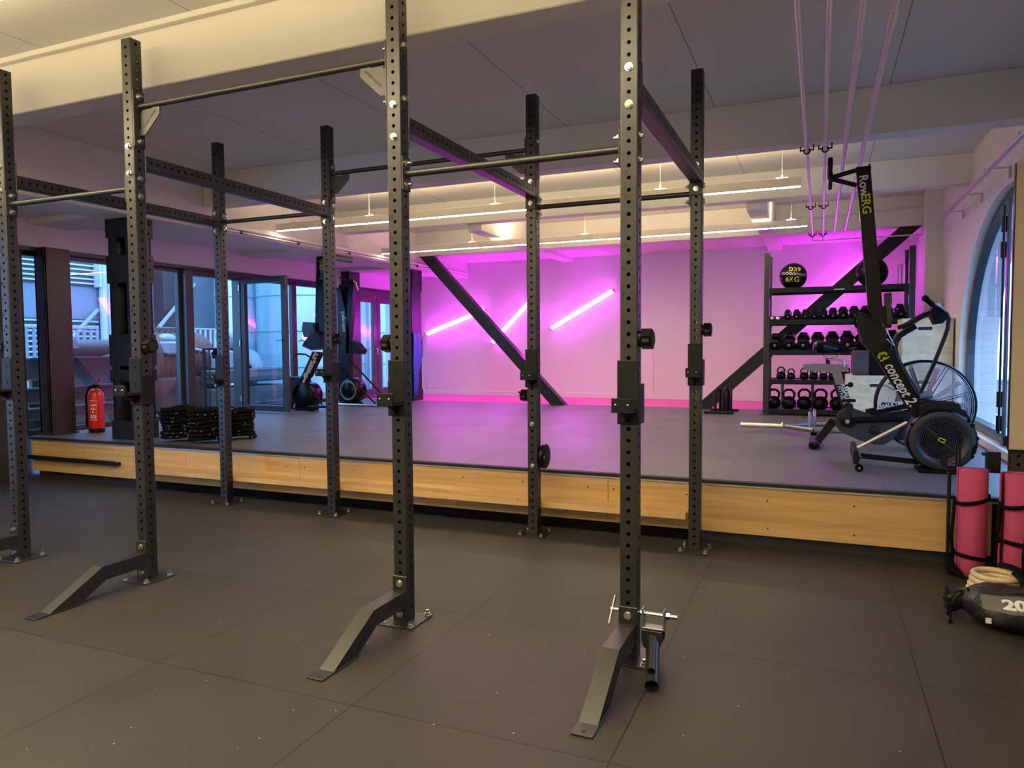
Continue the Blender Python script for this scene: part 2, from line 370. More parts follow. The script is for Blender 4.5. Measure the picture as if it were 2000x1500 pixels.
def thing(name, label, cat, loc=(0, 0, 0), group=None):
    o = bpy.data.objects.new(name, None); col.objects.link(o); o.location = loc; o.empty_display_size = 0.1
    o['label'] = label; o['category'] = cat
    if group: o['group'] = group
    return o
def tag(o, label, cat, group=None, kind=None):
    o['label'] = label; o['category'] = cat
    if group: o['group'] = group
    if kind: o['kind'] = kind
    return o
def part(name, mb, mats, parent, label=None, kind=None):
    """mb in world coordinates"""
    base = Vector((0, 0, 0)); p = parent
    while p: base += p.location; p = p.parent
    o = mb.build(name, mats, parent, -base)
    if label: o['label'] = label
    if kind: o['kind'] = kind
    return o
def struct(name, mb, mats, label=None, cat=None):
    o = mb.build(name, mats); o['kind'] = 'structure'
    if label: o['label'] = label
    if cat: o['category'] = cat
    return o
def copy_tree(o, parent=None):
    c = o.copy(); col.objects.link(c); c.parent = parent
    for ch in list(o.children): copy_tree(ch, c)
    return c
def dup(o, loc, label, rz=None):
    c = copy_tree(o); c.location = loc; c['label'] = label
    if rz is not None: c.rotation_euler = (0, 0, rz)
    return c
def px_poly(pts, Y): return [(p.x, p.z) for p in (at(a, b, Y=Y) for a, b in pts)]
ORD = ['leftmost', 'second', 'third', 'fourth', 'fifth', 'sixth', 'seventh', 'eighth', 'ninth', 'tenth', 'eleventh', 'twelfth', 'thirteenth']

# ================================================================== the setting
SZ = 0.43          # top of the platform
XL, XR, YF, YB = -7.0, 2.12, 9.62, -6.0
CZ = 3.255
b = MB(); b.box((XL-.3, YB-.2, -0.15), (XR+.8, 2.2, 0)); struct('floor', b, 'floor', 'dark rubber mat floor in front of the platform', 'floor')
b = MB(); b.box((XL, 2.10, 0.405), (XR+.15, 7.84, SZ)); struct('floor', b, 'stage', 'dark rubber mats covering the raised platform', 'floor')
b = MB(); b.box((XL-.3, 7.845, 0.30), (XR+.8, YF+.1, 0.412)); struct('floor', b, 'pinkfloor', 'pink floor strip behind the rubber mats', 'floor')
# platform front: plywood fascia, metal nosing, black mat edge, dark toe space
b = MB()
for x0, x1 in ((-6.93, -4.75), (-4.747, -3.42), (-3.417, -.655), (-.652, 1.70)): b.box((x0, 2.05, 0.078), (x1, 2.072, 0.398), 0.001)
fas = struct('trim_1', b, 'wood', 'maple plywood fascia of the platform', 'trim')
b = MB()
for px, py in ((651/4+0, 820+252/4), (232, 820+271/4), (500+235/4, 840+285/4), (500+380/4, 840+291/4), (500+765/4, 840+312/4), (500+1615/4, 840+369/4), (1000+84/4, 860+324/4),
               (1000+593/4, 860+362/4), (1000+793/4, 860+381/4), (1000+1364/4, 860+423/4), (1400+395/4, 880+392/4), (1400+398/4, 880+608/4), (1400+1074/4, 880+438/4), (1400+1073/4, 880+664/4), (1400+1819/4, 880+496/4), (1400+1807/4, 880+727/4)):
    p = at(px, py, Y=2.05); b.cyl((p.x, 2.0495, p.z), (p.x, 2.06, p.z), 0.006, 8)
struct('trim_2', b, 'mark', 'dark screw heads in the plywood fascia', 'trim')
b = MB(); b.box((-6.93, 2.040, 0.396), (XR+.15, 2.075, 0.409), 0.001); struct('trim_3', b, 'alu', 'thin metal nosing under the mat edge', 'trim')
b = MB(); b.box((-6.97, 2.042, 0.409), (XR+.15, 2.10, SZ), 0.002); struct('trim_4', b, 'tile_edge', 'black edge of the platform mats', 'trim')
b = MB(); b.box((-6.93, 2.12, 0), (XR+.15, 2.14, 0.405)); b.box((1.72, 2.06, 0.0), (2.12, 2.12, 0.39)); struct('trim_5', b, 'darkwall', 'dark toe space under the platform', 'trim')

# walls
b = MB(); b.box((XL-.3, YF, -.1), (XR+.8, YF+.2, 3.6)); struct('wall_far', b, 'wall')
b = MB(); b.box((XL-.1, YF-.018, 0.412), (XR+.5, YF, 0.50), 0.004); struct('baseboard_far', b, 'wall_smooth')
b = MB(); b.box((XL-.3, YB-.2, -.1), (XR+.8, YB, 3.6)); struct('wall_back', b, 'wall_smooth')
# left wall: band above the windows, black pier at the near end
b = MB(); b.box((XL-.3, YB, 2.44), (XL, YF, 3.6)); b.box((XL-.3, YB, -.1), (XL, -1.6, 2.44)); b.box((XL-.3, YF-.15, 0), (XL, YF, 2.44))
struct('wall_left', b, 'wall_smooth')
b = MB(); b.box((XL-.3, 0.3, -.1), (XL, 2.06, 2.44)); b.box((XL-.3, -1.6, -.1), (XL, 0.3, .42)); struct('wall_left', b, 'darkwall', 'black wall section beside the windows', 'wall')
b = MB(); b.box((XL-.3, 2.06, -.1), (XL, 9.5, SZ)); struct('trim_6', b, 'frame', 'dark sill under the window wall', 'trim')
b = MB(); b.box((XL-.02, 2.0, 2.40), (XL+.04, YF, 2.445), 0.003); struct('trim_7', b, 'frame', 'dark strip along the window heads', 'trim')

def window(n, y0, y1, z0, z1, x=XL-.10, fr=0.055, mats=('frame', 'glass'), label=None):
    f = MB()
    f.box((x-.035, y0, z0), (x+.035, y0+fr, z1), .004); f.box((x-.035, y1-fr, z0), (x+.035, y1, z1), .004)
    f.box((x-.035, y0+fr, z0), (x+.035, y1-fr, z0+fr), .004); f.box((x-.035, y0+fr, z1-fr), (x+.035, y1-fr, z1), .004)
    o = struct(f'window_{n}', f, mats[0], label, 'window' if label else None)
    g = MB(); g.box((x-.006, y0+fr, z0+fr), (x+.006, y1-fr, z1-fr)); part('pane', g, mats[1], o)
    return o
window(1, 2.06, 3.25, SZ+.0, 2.41); window(2, 3.25, 4.20, SZ, 2.41); window(3, 5.22, 6.45, SZ, 2.41); window(4, 6.45, 7.66, SZ, 2.41)
window(5, -1.6, 0.3, .42, 2.41)  # unseen window, added to bring bluish daylight onto the left of the floor
# door opening frame between window 2 and window 3
b = MB(); x = XL-.06
b.box((x-.08, 4.20, SZ), (x+.07, 4.33, 2.41), .004); b.box((x-.08, 5.17, SZ), (x+.07, 5.24, 2.41), .004); b.box((x-.08, 4.33, 2.33), (x+.07, 5.17, 2.41), .004); b.box((x-.08, 4.33, SZ), (x+.07, 5.17, SZ+.035), .004)
struct('trim_8', b, 'frame', 'dark frame of the open terrace door', 'trim')
# the open door leaf stands square to the wall
hx, hy = XL+.01, 5.215
ex, ey = at(565, 805, Z=SZ+.02).x, at(565, 805, Z=SZ+.02).y
ang = math.atan2(ey-hy, ex-hx); L = math.hypot(ex-hx, ey-hy)
RZ = Matrix.Translation((hx, hy, 0)) @ Matrix.Rotation(ang, 4, 'Z')
f = MB(); fr = .085; z0, z1 = SZ+.02, 2.36
f.box((0, -.032, z0), (fr, .032, z1), .005, RZ); f.box((L-fr, -.032, z0), (L, .032, z1), .005, RZ); f.box((fr, -.032, z0), (L-fr, .032, z0+fr), .005, RZ); f.box((fr, -.032, z1-fr), (L-fr, .032, z1), .005, RZ)
door1 = struct('door_1', f, 'frame', 'open terrace door with dark frame and full glass', 'door')
g = MB(); g.box((fr, -.006, z0+fr), (L-fr, .006, z1-fr), 0, RZ); part('pane', g, 'glassdoor', door1)
g = MB(); g.cyl(RZ @ Vector((L-.04, -.032, 1.46)), RZ @ Vector((L-.04, -.075, 1.46)), .009, 10); g.cyl(RZ @ Vector((L-.04, -.072, 1.46)), RZ @ Vector((L-.15, -.072, 1.46)), .009, 10); part('door_handle', g, 'chrome', door1)
g = MB()
for z in (.62, 1.42, 2.22): g.cyl((hx-.01, hy-.05, z-.045), (hx-.01, hy-.05, z+.045), .011, 10)
part('hinge', g, 'chrome', door1)
# purple-lit double door at the far end of the window wall
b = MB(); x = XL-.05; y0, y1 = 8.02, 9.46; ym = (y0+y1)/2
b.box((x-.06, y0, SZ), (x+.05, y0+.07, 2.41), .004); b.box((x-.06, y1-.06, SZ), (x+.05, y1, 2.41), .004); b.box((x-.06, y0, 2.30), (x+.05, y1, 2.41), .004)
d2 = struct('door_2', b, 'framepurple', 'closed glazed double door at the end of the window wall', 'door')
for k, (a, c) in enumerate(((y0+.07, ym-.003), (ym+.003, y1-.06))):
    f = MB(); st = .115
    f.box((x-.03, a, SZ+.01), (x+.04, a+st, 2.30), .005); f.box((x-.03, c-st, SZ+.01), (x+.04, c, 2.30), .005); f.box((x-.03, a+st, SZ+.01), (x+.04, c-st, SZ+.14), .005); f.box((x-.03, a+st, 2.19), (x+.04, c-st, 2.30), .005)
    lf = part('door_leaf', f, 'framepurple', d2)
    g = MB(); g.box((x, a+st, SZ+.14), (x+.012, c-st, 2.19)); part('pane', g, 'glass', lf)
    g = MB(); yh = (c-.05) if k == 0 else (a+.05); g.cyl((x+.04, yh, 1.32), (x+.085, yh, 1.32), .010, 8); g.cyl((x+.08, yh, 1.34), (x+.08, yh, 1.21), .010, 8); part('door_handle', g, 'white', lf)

# right wall: white brick with the tall arched opening
AC, AA, AB, AZ, ASILL = 4.07, 1.98, 1.40, 1.23, 0.50
def arch_pts(a=AA, bb=AB, n=28, y0=None):
    return [(AC+a*math.cos(PI*i/n), AZ+bb*math.sin(PI*i/n)) for i in range(n+1)]
b = MB(); top = 3.6
A = arch_pts()
for x in (XR, XR+.35):
    vs = []; fs = []
    for i, (y, z) in enumerate(A): vs += [(x, y, z), (x, y, top)]
    for i in range(len(A)-1): fs.append((2*i, 2*i+1, 2*i+3, 2*i+2))
    b.add(vs, fs)
    b.add([(x, AC+AA, -.1), (x, YF, -.1), (x, YF, top), (x, AC+AA, top)], [(0, 1, 2, 3)])
    b.add([(x, YB, -.1), (x, AC-AA, -.1), (x, AC-AA, top), (x, YB, top)], [(0, 1, 2, 3)])
    b.add([(x, AC-AA, -.1), (x, AC+AA, -.1), (x, AC+AA, ASILL), (x, AC-AA, ASILL)], [(0, 1, 2, 3)])
vs = []
loop = [(AC+AA, ASILL)]+A+[(AC-AA, ASILL)]
for y, z in loop: vs += [(XR, y, z), (XR+.35, y, z)]
n = len(loop); b.add(vs, [(2*i, 2*i+1, 2*((i+1) % n)+1, 2*((i+1) % n)) for i in range(n)])
struct('wall_right', b, 'brick', 'white painted brick wall with a tall arched window', 'wall')
# arched window frame and folding panes
FX = XR+.10
def arch_strip(a, bb, wdt, x0, x1, mb, n=28):
    P = [(AC+a, ASILL)]+arch_pts(a, bb, n)+[(AC-a, ASILL)]; Q = [(AC+a-wdt, ASILL)]+arch_pts(a-wdt, bb-wdt, n)+[(AC-a+wdt, ASILL)]
    for i in range(len(P)-1):
        q = [P[i], P[i+1], Q[i+1], Q[i]]
        mb.add([(x0, y, z) for y, z in q]+[(x1, y, z) for y, z in q], [(0, 1, 2, 3), (4, 7, 6, 5), (0, 4, 5, 1), (1, 5, 6, 2), (2, 6, 7, 3), (3, 7, 4, 0)])
b = MB(); arch_strip(AA-.002, AB-.002, .055, FX-.035, FX+.035, b); b.box((FX-.05, AC-AA, ASILL), (FX+.05, AC+AA, ASILL+.085), .004)
for y in (4.42, 3.75, 5.2): pass
aw = struct('window_6', b, 'frame', 'tall arched window with dark frame in the brick wall', 'window')
g = MB(); vs = [(FX, y, z) for y, z in [(AC+AA-.055, ASILL+.08)]+arch_pts(AA-.055, AB-.055)+[(AC-AA+.055, ASILL+.08)]]
g.add(vs, [tuple(range(len(vs)))]); part('pane', g, 'glass', aw)
ym = at(1967, 640, X=FX-.06).y
b = MB(); b.box((FX-.075, ym-.035, SZ+.06), (FX-.055, ym+.035, AZ+AB*math.sqrt(max(0, 1-((ym-AC)/AA)**2))-.09), .004); part('mullion', b, 'frame', aw)
b = MB(); b.cyl((FX-.10, ym, .60), (FX-.10, ym, 2.48), .009, 10)
for z in (.62, .82, 2.05, 2.26): b.cyl((FX-.10, ym, z), (FX-.10, ym, z+.13), .021, 12)
part('hinge', b, 'gloss', aw)
b = MB(); b.box((XR-.03, 2.2, SZ), (XR+.0, 6.3, ASILL), .004); struct('baseboard_right', b, 'wall_smooth')
# brick pier between the right wall and the far bay
b = MB(); b.box((1.93, 7.35, SZ-.02), (XR+.02, 8.05, CZ), .004); struct('wall_right', b, 'brick', 'white brick pier at the end of the arched wall', 'wall')
# ceiling and beams
b = MB(); b.box((XL-.3, YB-.2, CZ), (XR+.8, YF+.2, CZ+.15)); struct('ceiling', b, 'ceiling')
b = MB(); b.box((XL-.0, 2.10, 2.735), (-5.98, YF, 2.80)); b.box((XL, YB, 2.735), (-5.98, 2.10, 2.80)); struct('ceiling', b, 'ceiling', 'lower ceiling above the window walkway', 'ceiling')
n = 9
for y0, y1, z, x0 in ((.20, .385, 2.90, -5.5), (3.08, 3.27, 2.90, -5.5), (5.55, 5.74, 2.955, -5.5), (7.66, 7.86, 2.86, -5.5)):
    b = MB(); b.box((x0, y0, z), (XR+.01, y1, CZ), .006)
    if y0 < 1: b.box((x0, y0-.045, CZ-.035), (XR, y0, CZ), .004)
    struct(f'trim_{n}', b, 'beam', 'white ceiling beam crossing the room', 'beam'); n += 1
b = MB(); b.box((-6.0, YB, 2.67), (-5.5, YF, CZ), .006); struct(f'trim_{n}', b, 'beam', 'long white beam over the steel columns', 'beam'); n += 1
for y0, y1 in ((2.15, 2.65), (5.2, 5.6), (7.6, 8.0)):
    b = MB(); b.box((XL, y0, 2.68), (-6.0, y1, 2.76), .006); struct(f'trim_{n}', b, 'beam', 'short white beam above the window walkway', 'beam'); n += 1
for x0, x1 in ((-.05, .165), (-3.585, -3.39)):
    b = MB(); b.box((x0, 5.74, 2.875), (x1, YF, CZ), .006); struct(f'trim_{n}', b, 'beam', 'white joist running to the far wall', 'beam'); n += 1
b = MB(); b.box((-5.5, 7.9, 2.95), (XR, YF, 3.0)); struct('ceiling', b, 'ceiling', 'lower white ceiling by the far wall', 'ceiling')

# ------------------------------------------------------------------ steel columns and braces
def column(name, x0, x1, y0, y1, z1, label, batten, m='column'):
    t = thing(name, label, 'column', ((x0+x1)/2, (y0+y1)/2, SZ))
    cw = .11
    for s, (a, c) in enumerate(((x0, x0+cw), (x1-cw, x1))):
        b = MB(); b.box((a, y0+.02, SZ), (a+.014 if s == 0 else c, y1-.02, z1)) if s == 0 else b.box((c-.014, y0+.02, SZ), (c, y1-.02, z1))
        for yy in (y0+.02, y1-.034): b.box((a, yy, SZ), (c, yy+.014, z1), .002)
        part('channel', b, m, t)
    b = MB(); b.box((x0+.14, (y0+y1)/2-.02, SZ), (x0+.17, (y0+y1)/2+.02, z1-.05)); b.cyl((x1-.15, y0+.2, SZ), (x1-.15, y0+.2, z1-.05), .016, 10); part('conduit', b, 'darkgrey', t)
    for za, zb in batten:
        p = MB(); p.box((x0-.015, y0, za), (x1+.015, y0+.018, zb), .003); p.box((x1, y0, za), (x1+.015, y1, zb), .003); p.box((x0-.015, y1-.018, za), (x1, y1, zb), .003)
        o = part('batten_plate', p, m, t)
        r = MB(); nn = max(2, int((zb-za)/.09))
        for i in range(nn):
            z = za+(zb-za)*(i+.5)/nn
            for x in (x0+.02, x1-.02): r.sphere((x, y0, z), .014, 8, 5)
            for y in (y0+.05, y1-.05): r.sphere((x1+.015, y, z), .014, 8, 5)
        part('rivet', r, m, o)
    return t
column('steel_column', -5.96, -5.61, 2.25, 2.50, 2.67, 'big black riveted steel column at the front of the platform', ((SZ, .62), (1.02, 1.14), (1.18, 1.50), (2.02, 2.30), (2.48, 2.67)))
column('steel_column', -5.98, -5.66, 7.72, 8.08, 2.67, 'black riveted steel column far back with blue cloth', ((SZ, .62), (1.18, 1.50), (2.3, 2.67)))
def hcol(x0, x1, y0, y1, z1, label, m):
    t = MB(); d = .02
    t.box((x0, y0, SZ), (x0+d, y1, z1)); t.box((x1-d, y0, SZ), (x1, y1, z1), .003); t.box((x0+d, (y0+y1)/2-.01, SZ), (x1-d, (y0+y1)/2+.01, z1)); t.box((x0, y0, SZ), (x1, y0+d, z1), .002)
    t.box((x0-.02, y0-.02, SZ), (x1+.02, y1+.02, SZ+.015), .002)
    tag(t.build('steel_column', m), label, 'column')
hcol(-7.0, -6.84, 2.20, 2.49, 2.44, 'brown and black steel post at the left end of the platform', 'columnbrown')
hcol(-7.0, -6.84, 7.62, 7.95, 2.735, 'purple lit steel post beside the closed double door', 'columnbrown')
def brace(p0, p1, label):
    p0 = Vector(p0); p1 = Vector(p1); d = (p1-p0).normalized(); nrm = Vector((d.z, 0, -d.x)); wd = .085
    b = MB()
    ext = lambda q, s, zc: q+nrm*s+d*((zc-(q+nrm*s).z)/d.z)
    z0, z1 = p0.z, p1.z
    q = [ext(p0, -wd, z0), ext(p0, wd, z0), ext(p0, wd, z1), ext(p0, -wd, z1)]
    for y0, y1 in ((7.67, 7.685), (7.80, 7.815)): b.prism([(v.x, v.z) for v in q], lambda a, c, k: (a, (y0, y1)[k], c))
    for s in (-wd, wd-.02):
        q = [ext(p0, s, z0), ext(p0, s+.02, z0), ext(p0, s+.02, z1), ext(p0, s, z1)]
        b.prism([(v.x, v.z) for v in q], lambda a, c, k: (a, (7.68, 7.805)[k], c))
    tag(b.build('diagonal_brace', 'column'), label, 'steel brace')
zb = 2.86
brace((-3.01, 0, SZ), (-5.33, 0, zb), 'dark diagonal steel brace in front of the neon tubes on the left')
brace((-.82, 0, SZ), (1.80, 0, zb), 'dark diagonal steel brace rising behind the weight rack')

# blue cloth on the far column
b = MB(); P = []; Q = 9
for i in range(13):
    z = 1.60-i*.09; wv = .13+.05*math.sin(i*.45)*(1 if i < 9 else .6)
    for k in range(Q): P.append((-5.636+.006*math.sin(i*.8+k*1.3), 7.74+wv*1.6*k/(Q-1)*(1 if i < 11 else .7), z))
b.add(P, [(i*Q+k, i*Q+k+1, (i+1)*Q+k+1, (i+1)*Q+k) for i in range(12) for k in range(Q-1)], True)
o = b.build('hanging_cloth', 'blue'); tag(o, 'blue cloth hanging from the far black column', 'cloth')
so = o.modifiers.new('s', 'SOLIDIFY'); so.thickness = .006

# ------------------------------------------------------------------ lamps
def luminaire(y, z, x0, x1, label, wires, strip='lum'):
    t = thing('linear_lamp', label, 'ceiling lamp', ((x0+x1)/2, y, z), 'linear lamps hanging between the beams')
    b = MB(); b.box((x0, y-.032, z+.0015), (x1, y+.032, z+.085), .003); part('housing', b, 'offwhite', t)
    b = MB(); b.box((x0+.005, y-.029, z), (x1-.005, y+.029, z+.0012)); part('light_strip', b, strip, t, 'glowing warm white strip')
    b = MB(); b.box((x0+.7, y-.012, z+.0852), (x1-.02, y+.012, z+.0860)); part('uplight_strip', b, 'up', t, 'glowing strip on the top side')
    for x in wires:
        b = MB(); b.cyl((x, y, z+.09), (x, y, CZ), .0022, 6); b.cyl((x, y, z+.085), (x, y, z+.12), .008, 8); b.box((x-.05, y-.006, z+.088), (x+.05, y+.006, z+.098), .002); part('suspension_wire', b, 'offwhite', t)
luminaire(4.2, 2.79, -5.44, .565, 'nearer hanging linear lamp over the platform', (-5.2, -4.1, -2.5, -.72, .4))
luminaire(6.5, 2.77, -5.42, .585, 'farther hanging linear lamp close to the far wall', (-5.1, -3.9, -2.2, -.72, .4))
luminaire(-.86, 2.91, -6.2, .56, 'linear lamp in front of the rig, its end in the top left corner', (-5.2, -4.1, -2.5, -.72, .4), 'lumfront')
luminaire(-3.6, 2.91, -6.2, 1.4, 'linear lamp hanging behind the photographer', (-5.2, -2.5, .4), 'lumfront')
def neon(p0, p1, label, cable=None, m='neon'):
    p0 = Vector(p0); p1 = Vector(p1); d = (p1-p0).normalized()
    t = thing('neon_tube', label, 'neon light', p0, 'neon tubes on the far wall')
    b = MB(); b.cyl(p0+d*.02, p1-d*.02, .040, 18); part('tube', b, m, t, 'glowing pink tube')
    b = MB(); b.cyl(p0, p0+d*.03, .042, 12); b.cyl(p1-d*.03, p1, .042, 12); part('end_cap', b, 'white', t)
    b = MB()
    for f in (.2, .8): q = p0.lerp(p1, f); b.box((q.x-.012, q.y+.02, q.z-.012), (q.x+.012, YF-.001, q.z+.012))
    part('wall_clip', b, 'white', t)
    if cable: b = MB(); b.tube([(c.x, YF-.012, c.z) for c in [at(x, y, Y=YF-.012) for x, y in cable]], .005, 6); part('cable', b, 'wall_smooth', t)
NY = YF-.07
def q(a, c): return at(a, c, Y=NY)
neon(q(832, 653), q(950, 604), 'lowest angled pink neon tube, nearest the left column', [(832, 653), (829, 700), (833, 760), (835, 756)])
neon(q(960, 671), q(1036, 588), 'steepest pink neon tube, behind the left diagonal brace', [(958, 674), (940, 710), (915, 738), (890, 752), (860, 757), (835, 755)])
neon(q(1075, 643), q(1200, 566), 'longest pink neon tube in the middle of the far wall', [(1073, 644), (1067, 660), (1066, 695), (1061, 710), (1060, 745)])
neon(q(1560, 636), q(1690, 512), 'pink neon tube mostly hidden behind the right diagonal brace')

# surface conduits under the beams
for i, (x, y0, y1, cl) in enumerate(((.632, -2.0, 7.61, (2.95, 5.4, 7.55)), (.758, -2.0, 7.61, (2.95, 5.4, 7.55)), (.892, -2.0, 7.2, ()), (1.018, -2.0, 7.2, ()))):
    t = thing('ceiling_pipe', f'{ORD[i]} of the four thin pipes under the ceiling beams', 'pipe', (x, y0, 2.80), 'thin pipes under the beams')
    b = MB(); r = .0125 if i < 2 else .016; b.cyl((x, y0, 2.80), (x, y1, 2.80), r, 12); part('pipe', b, 'pipe', t)
    if i >= 2: b = MB(); yc = (1.0, .62)[i-2]; b.cyl((x, yc, 2.80), (x, yc+.16, 2.80), .021, 12); part('coupling', b, 'pipe', t); b = MB(); b.cyl((x, 3.1, 2.812), (x, 3.1, 2.90), .008, 8); part('hanger', b, 'pipe', t)
    for y in cl:
        b = MB(); b.tube([(x+.022*math.cos(a), y, 2.80+.022*math.sin(a)) for a in [k*PI/6 for k in range(12)]], .006, 6, closed=True)
        b.cyl((x-.05, y, 2.805), (x+.05, y, 2.805), .006, 6); b.cyl((x-.045, y, 2.80), (x-.045, y, 2.835), .005, 6); b.cyl((x+.045, y, 2.80), (x+.045, y, 2.845), .005, 6)
        b.cyl((x, y, 2.81), (x, y, 2.90 if y < 7 else 2.865), .005, 6)
        part('clamp', b, 'gloss', t)
    if i < 2: b = MB(); b.tube([(x, 7.60, 2.80), (x, 7.61, 2.77), (x, 7.61, 2.745), (x+.03, 7.61, 2.735), (1.92, 7.61, 2.735+.004*i)], .008, 8); part('bend', b, 'pipe', t)
# pipes along the left beam
for k, (dx, z) in enumerate(((.035, 2.735), (.03, 2.695))):
    t = thing('wall_pipe', ('upper' if k == 0 else 'lower')+' white pipe along the side of the long left beam', 'pipe', (-5.5+dx, 3.4, z))
    b = MB(); b.cyl((-5.5+dx, 2.9, z), (-5.5+dx, 9.5, z), .024 if k == 0 else .011, 12); part('pipe', b, 'pipe', t)
    if k == 0:
        for y in (3.6, 4.6, 5.7, 6.8, 7.6):
            b = MB(); b.box((-5.502, y-.015, z-.03), (-5.435, y+.015, z-.02)); b.cyl((-5.45, y-.015, z-.05), (-5.45, y+.015, z-.05), .012, 8); part('bracket', b, 'darkgrey', t)
t = MB(); P = [at(x, y, Y=YF-.02) for x, y in ((825, 520), (858, 528), (905, 532), (915, 522), (920, 509), (1030, 503))]
t.tube([(p.x, p.y, p.z) for p in P], .014, 8); tag(t.build('wall_pipe', 'pipe'), 'thin bent pipe on the far wall above the neon tubes', 'pipe')
# rod on brackets on the right wall
t = thing('wall_rail', 'long grey rail on brackets above the arched window', 'rail', (1.95, 3, 2.72))
b = MB(); b.cyl((1.95, 1.4, 2.715), (1.95, 6.08, 2.715), .021, 14); part('rail', b, 'alu', t)
for y in (2.8, 3.9, 5.0, 5.95):
    b = MB(); b.box((1.95, y-.006, 2.735), (2.10, y+.006, 2.747)); b.box((2.10, y-.006, 2.66), (2.12, y+.006, 2.75)); b.box((1.93, y-.012, 2.695), (1.97, y+.012, 2.745), .002); part('bracket', b, 'alu', t)
# pipe at beam 4
t = MB(); t.cyl((.9, 7.63, 3.05), (1.93, 7.63, 3.10), .013, 8); t.cyl((-.2, 7.62, 3.0), (.9, 7.63, 3.05), .012, 8); tag(t.build('wall_pipe', 'pipe'), 'thin pipe along the front of the farthest beam', 'pipe')

# socket, trunking on the far wall
def qq(a, c): return at(a, c, Y=YF-.01)
t = thing('wall_socket', 'white double socket low on the far wall', 'socket', qq(1015, 766))
p = qq(1015, 766); b = MB(); b.box((p.x-.05, YF-.03, p.z-.05), (p.x+.05, YF, p.z+.05), .008); part('cover', b, 'white', t)
b = MB(); b.cyl((p.x, YF-.034, p.z), (p.x, YF-.03, p.z), .02, 12); part('socket_hole', b, 'mark', t)
p = qq(1275, 662); t = thing('light_switch', 'small white switch box above its thin trunking', 'switch', p)
b = MB(); b.box((p.x-.04, YF-.035, p.z-.04), (p.x+.04, YF, p.z+.04), .006); part('cover', b, 'white', t)
b = MB(); b.box((p.x-.016, YF-.02, .50), (p.x+.016, YF, p.z-.04), .003); part('trunking', b, 'wall_smooth', t)

# ================================================================== the rig
XS = (-4.02, -2.885, -1.134, 0.0); ROWY = (0.0, 1.78); H = 3.10; HW = .0375
rig = thing('pull_up_rig', 'big black perforated steel rig with eight uprights and pull-up bars', 'rig', (-2.0, .9, 0))
RO = Vector(rig.location)
def tube_shell(b, length, axis_o, u, v, ax, first_uv, first_sd, pitch=.05, hw=HW, r=.0088, holes=(1, 1, 1, 1), ch=.006, th=.004, hn=12):
    """square tube with perforated walls. u,v cross axes, ax the length axis"""
    o = Vector(axis_o); u = Vector(u); v = Vector(v); ax = Vector(ax)
    faces = [(-v, u), (u, v), (v, -u), (-u, -v)]           # outward normal, width direction
    for i, (nn, wd) in enumerate(faces):
        first = first_uv if i % 2 == 0 else first_sd
        c = o+nn*hw
        if not holes[i]:
            b.add([c-wd*(hw-ch), c+wd*(hw-ch), c+wd*(hw-ch)+ax*length, c-wd*(hw-ch)+ax*length], [(0, 1, 2, 3)])
        else:
            st = first-pitch/2; cnt = int((length-st)/pitch+1e-6)
            b.holed(c+ax*st, wd, ax, 0, 0, r, th, pitch, hn) if False else b.holed(c+ax*st, wd, ax, 2*(hw-ch), cnt, r, th, pitch, hn)
            for a0, a1 in ((0, st), (st+cnt*pitch, length)):
                if a1-a0 > 1e-5: b.add([c-wd*(hw-ch)+ax*a0, c+wd*(hw-ch)+ax*a0, c+wd*(hw-ch)+ax*a1, c-wd*(hw-ch)+ax*a1], [(0, 1, 2, 3)])
    k = hw-ch
    for su, sv in ((1, -1), (1, 1), (-1, 1), (-1, -1)):
        mid = (u*su+v*sv)*(hw-ch*.3)
        pts = [u*su*hw+v*sv*k, mid, u*su*k+v*sv*hw]
        for p, q2 in ((pts[0], pts[1]), (pts[1], pts[2])): b.add([o+p, o+q2, o+q2+ax*length, o+p+ax*length], [(0, 1, 2, 3)], True)
X_, Y_, Z_ = Vector((1, 0, 0)), Vector((0, 1, 0)), Vector((0, 0, 1))
def bolt_mesh(nut=False):
    b = MB(); b.cyl((0, 0, 0), (0, -.003, 0), .0175, 18); b.cyl((0, -.003, 0), (0, -.013, 0), .0145, 6, smooth=False); b.cyl((0, -.013, 0), (0, -.0145, 0), .011, 14)
    if nut: b.cyl((0, -.013, 0), (0, -.028, 0), .0085, 10)
    return b
_b = bolt_mesh().build('bolt', 'chrome'); bolt_me = _b.data; bpy.data.objects.remove(_b)
_b = bolt_mesh(True).build('bolt', 'chrome'); nut_me = _b.data; bpy.data.objects.remove(_b)
def bolt(parent, pos, face, nut=False):
    """bolt head on a surface point, facing direction '-y','+x','-x','+z','+y'"""
    base = Vector((0, 0, 0)); p = parent
    while p: base += p.location; p = p.parent
    o = bpy.data.objects.new('bolt', nut_me if nut else bolt_me); col.objects.link(o); o.parent = parent
    o.location = Vector(pos)-base
    o.rotation_euler = {'-y': (0, 0, 0), '+x': (0, 0, PI/2), '-x': (0, 0, -PI/2), '+y': (0, 0, PI), '+z': (-PI/2, 0, 0)}[face]
    return o
up = MB(); tube_shell(up, H-.008, (0, HW, .008), X_, Y_, Z_, .042, .067); up.cur = 1
up.box((-.033, .0045, .02), (-.0325, .0705, H-.02)); up.cur = 0
up.add([(-HW, 0, H), (HW, 0, H), (HW, 2*HW, H), (-HW, 2*HW, H)], [(0, 1, 2, 3)])
up.cur = 2
for k in range(1, 14): up.text(str(k), (-.021, -.0004, .85+.1*(k-1)+.021), X_, Z_, .030, .0005, bold=.012)
up_me = up.build('upright', ['rig', 'inner', 'mark']); me_up = up_me.data; bpy.data.objects.remove(up_me)
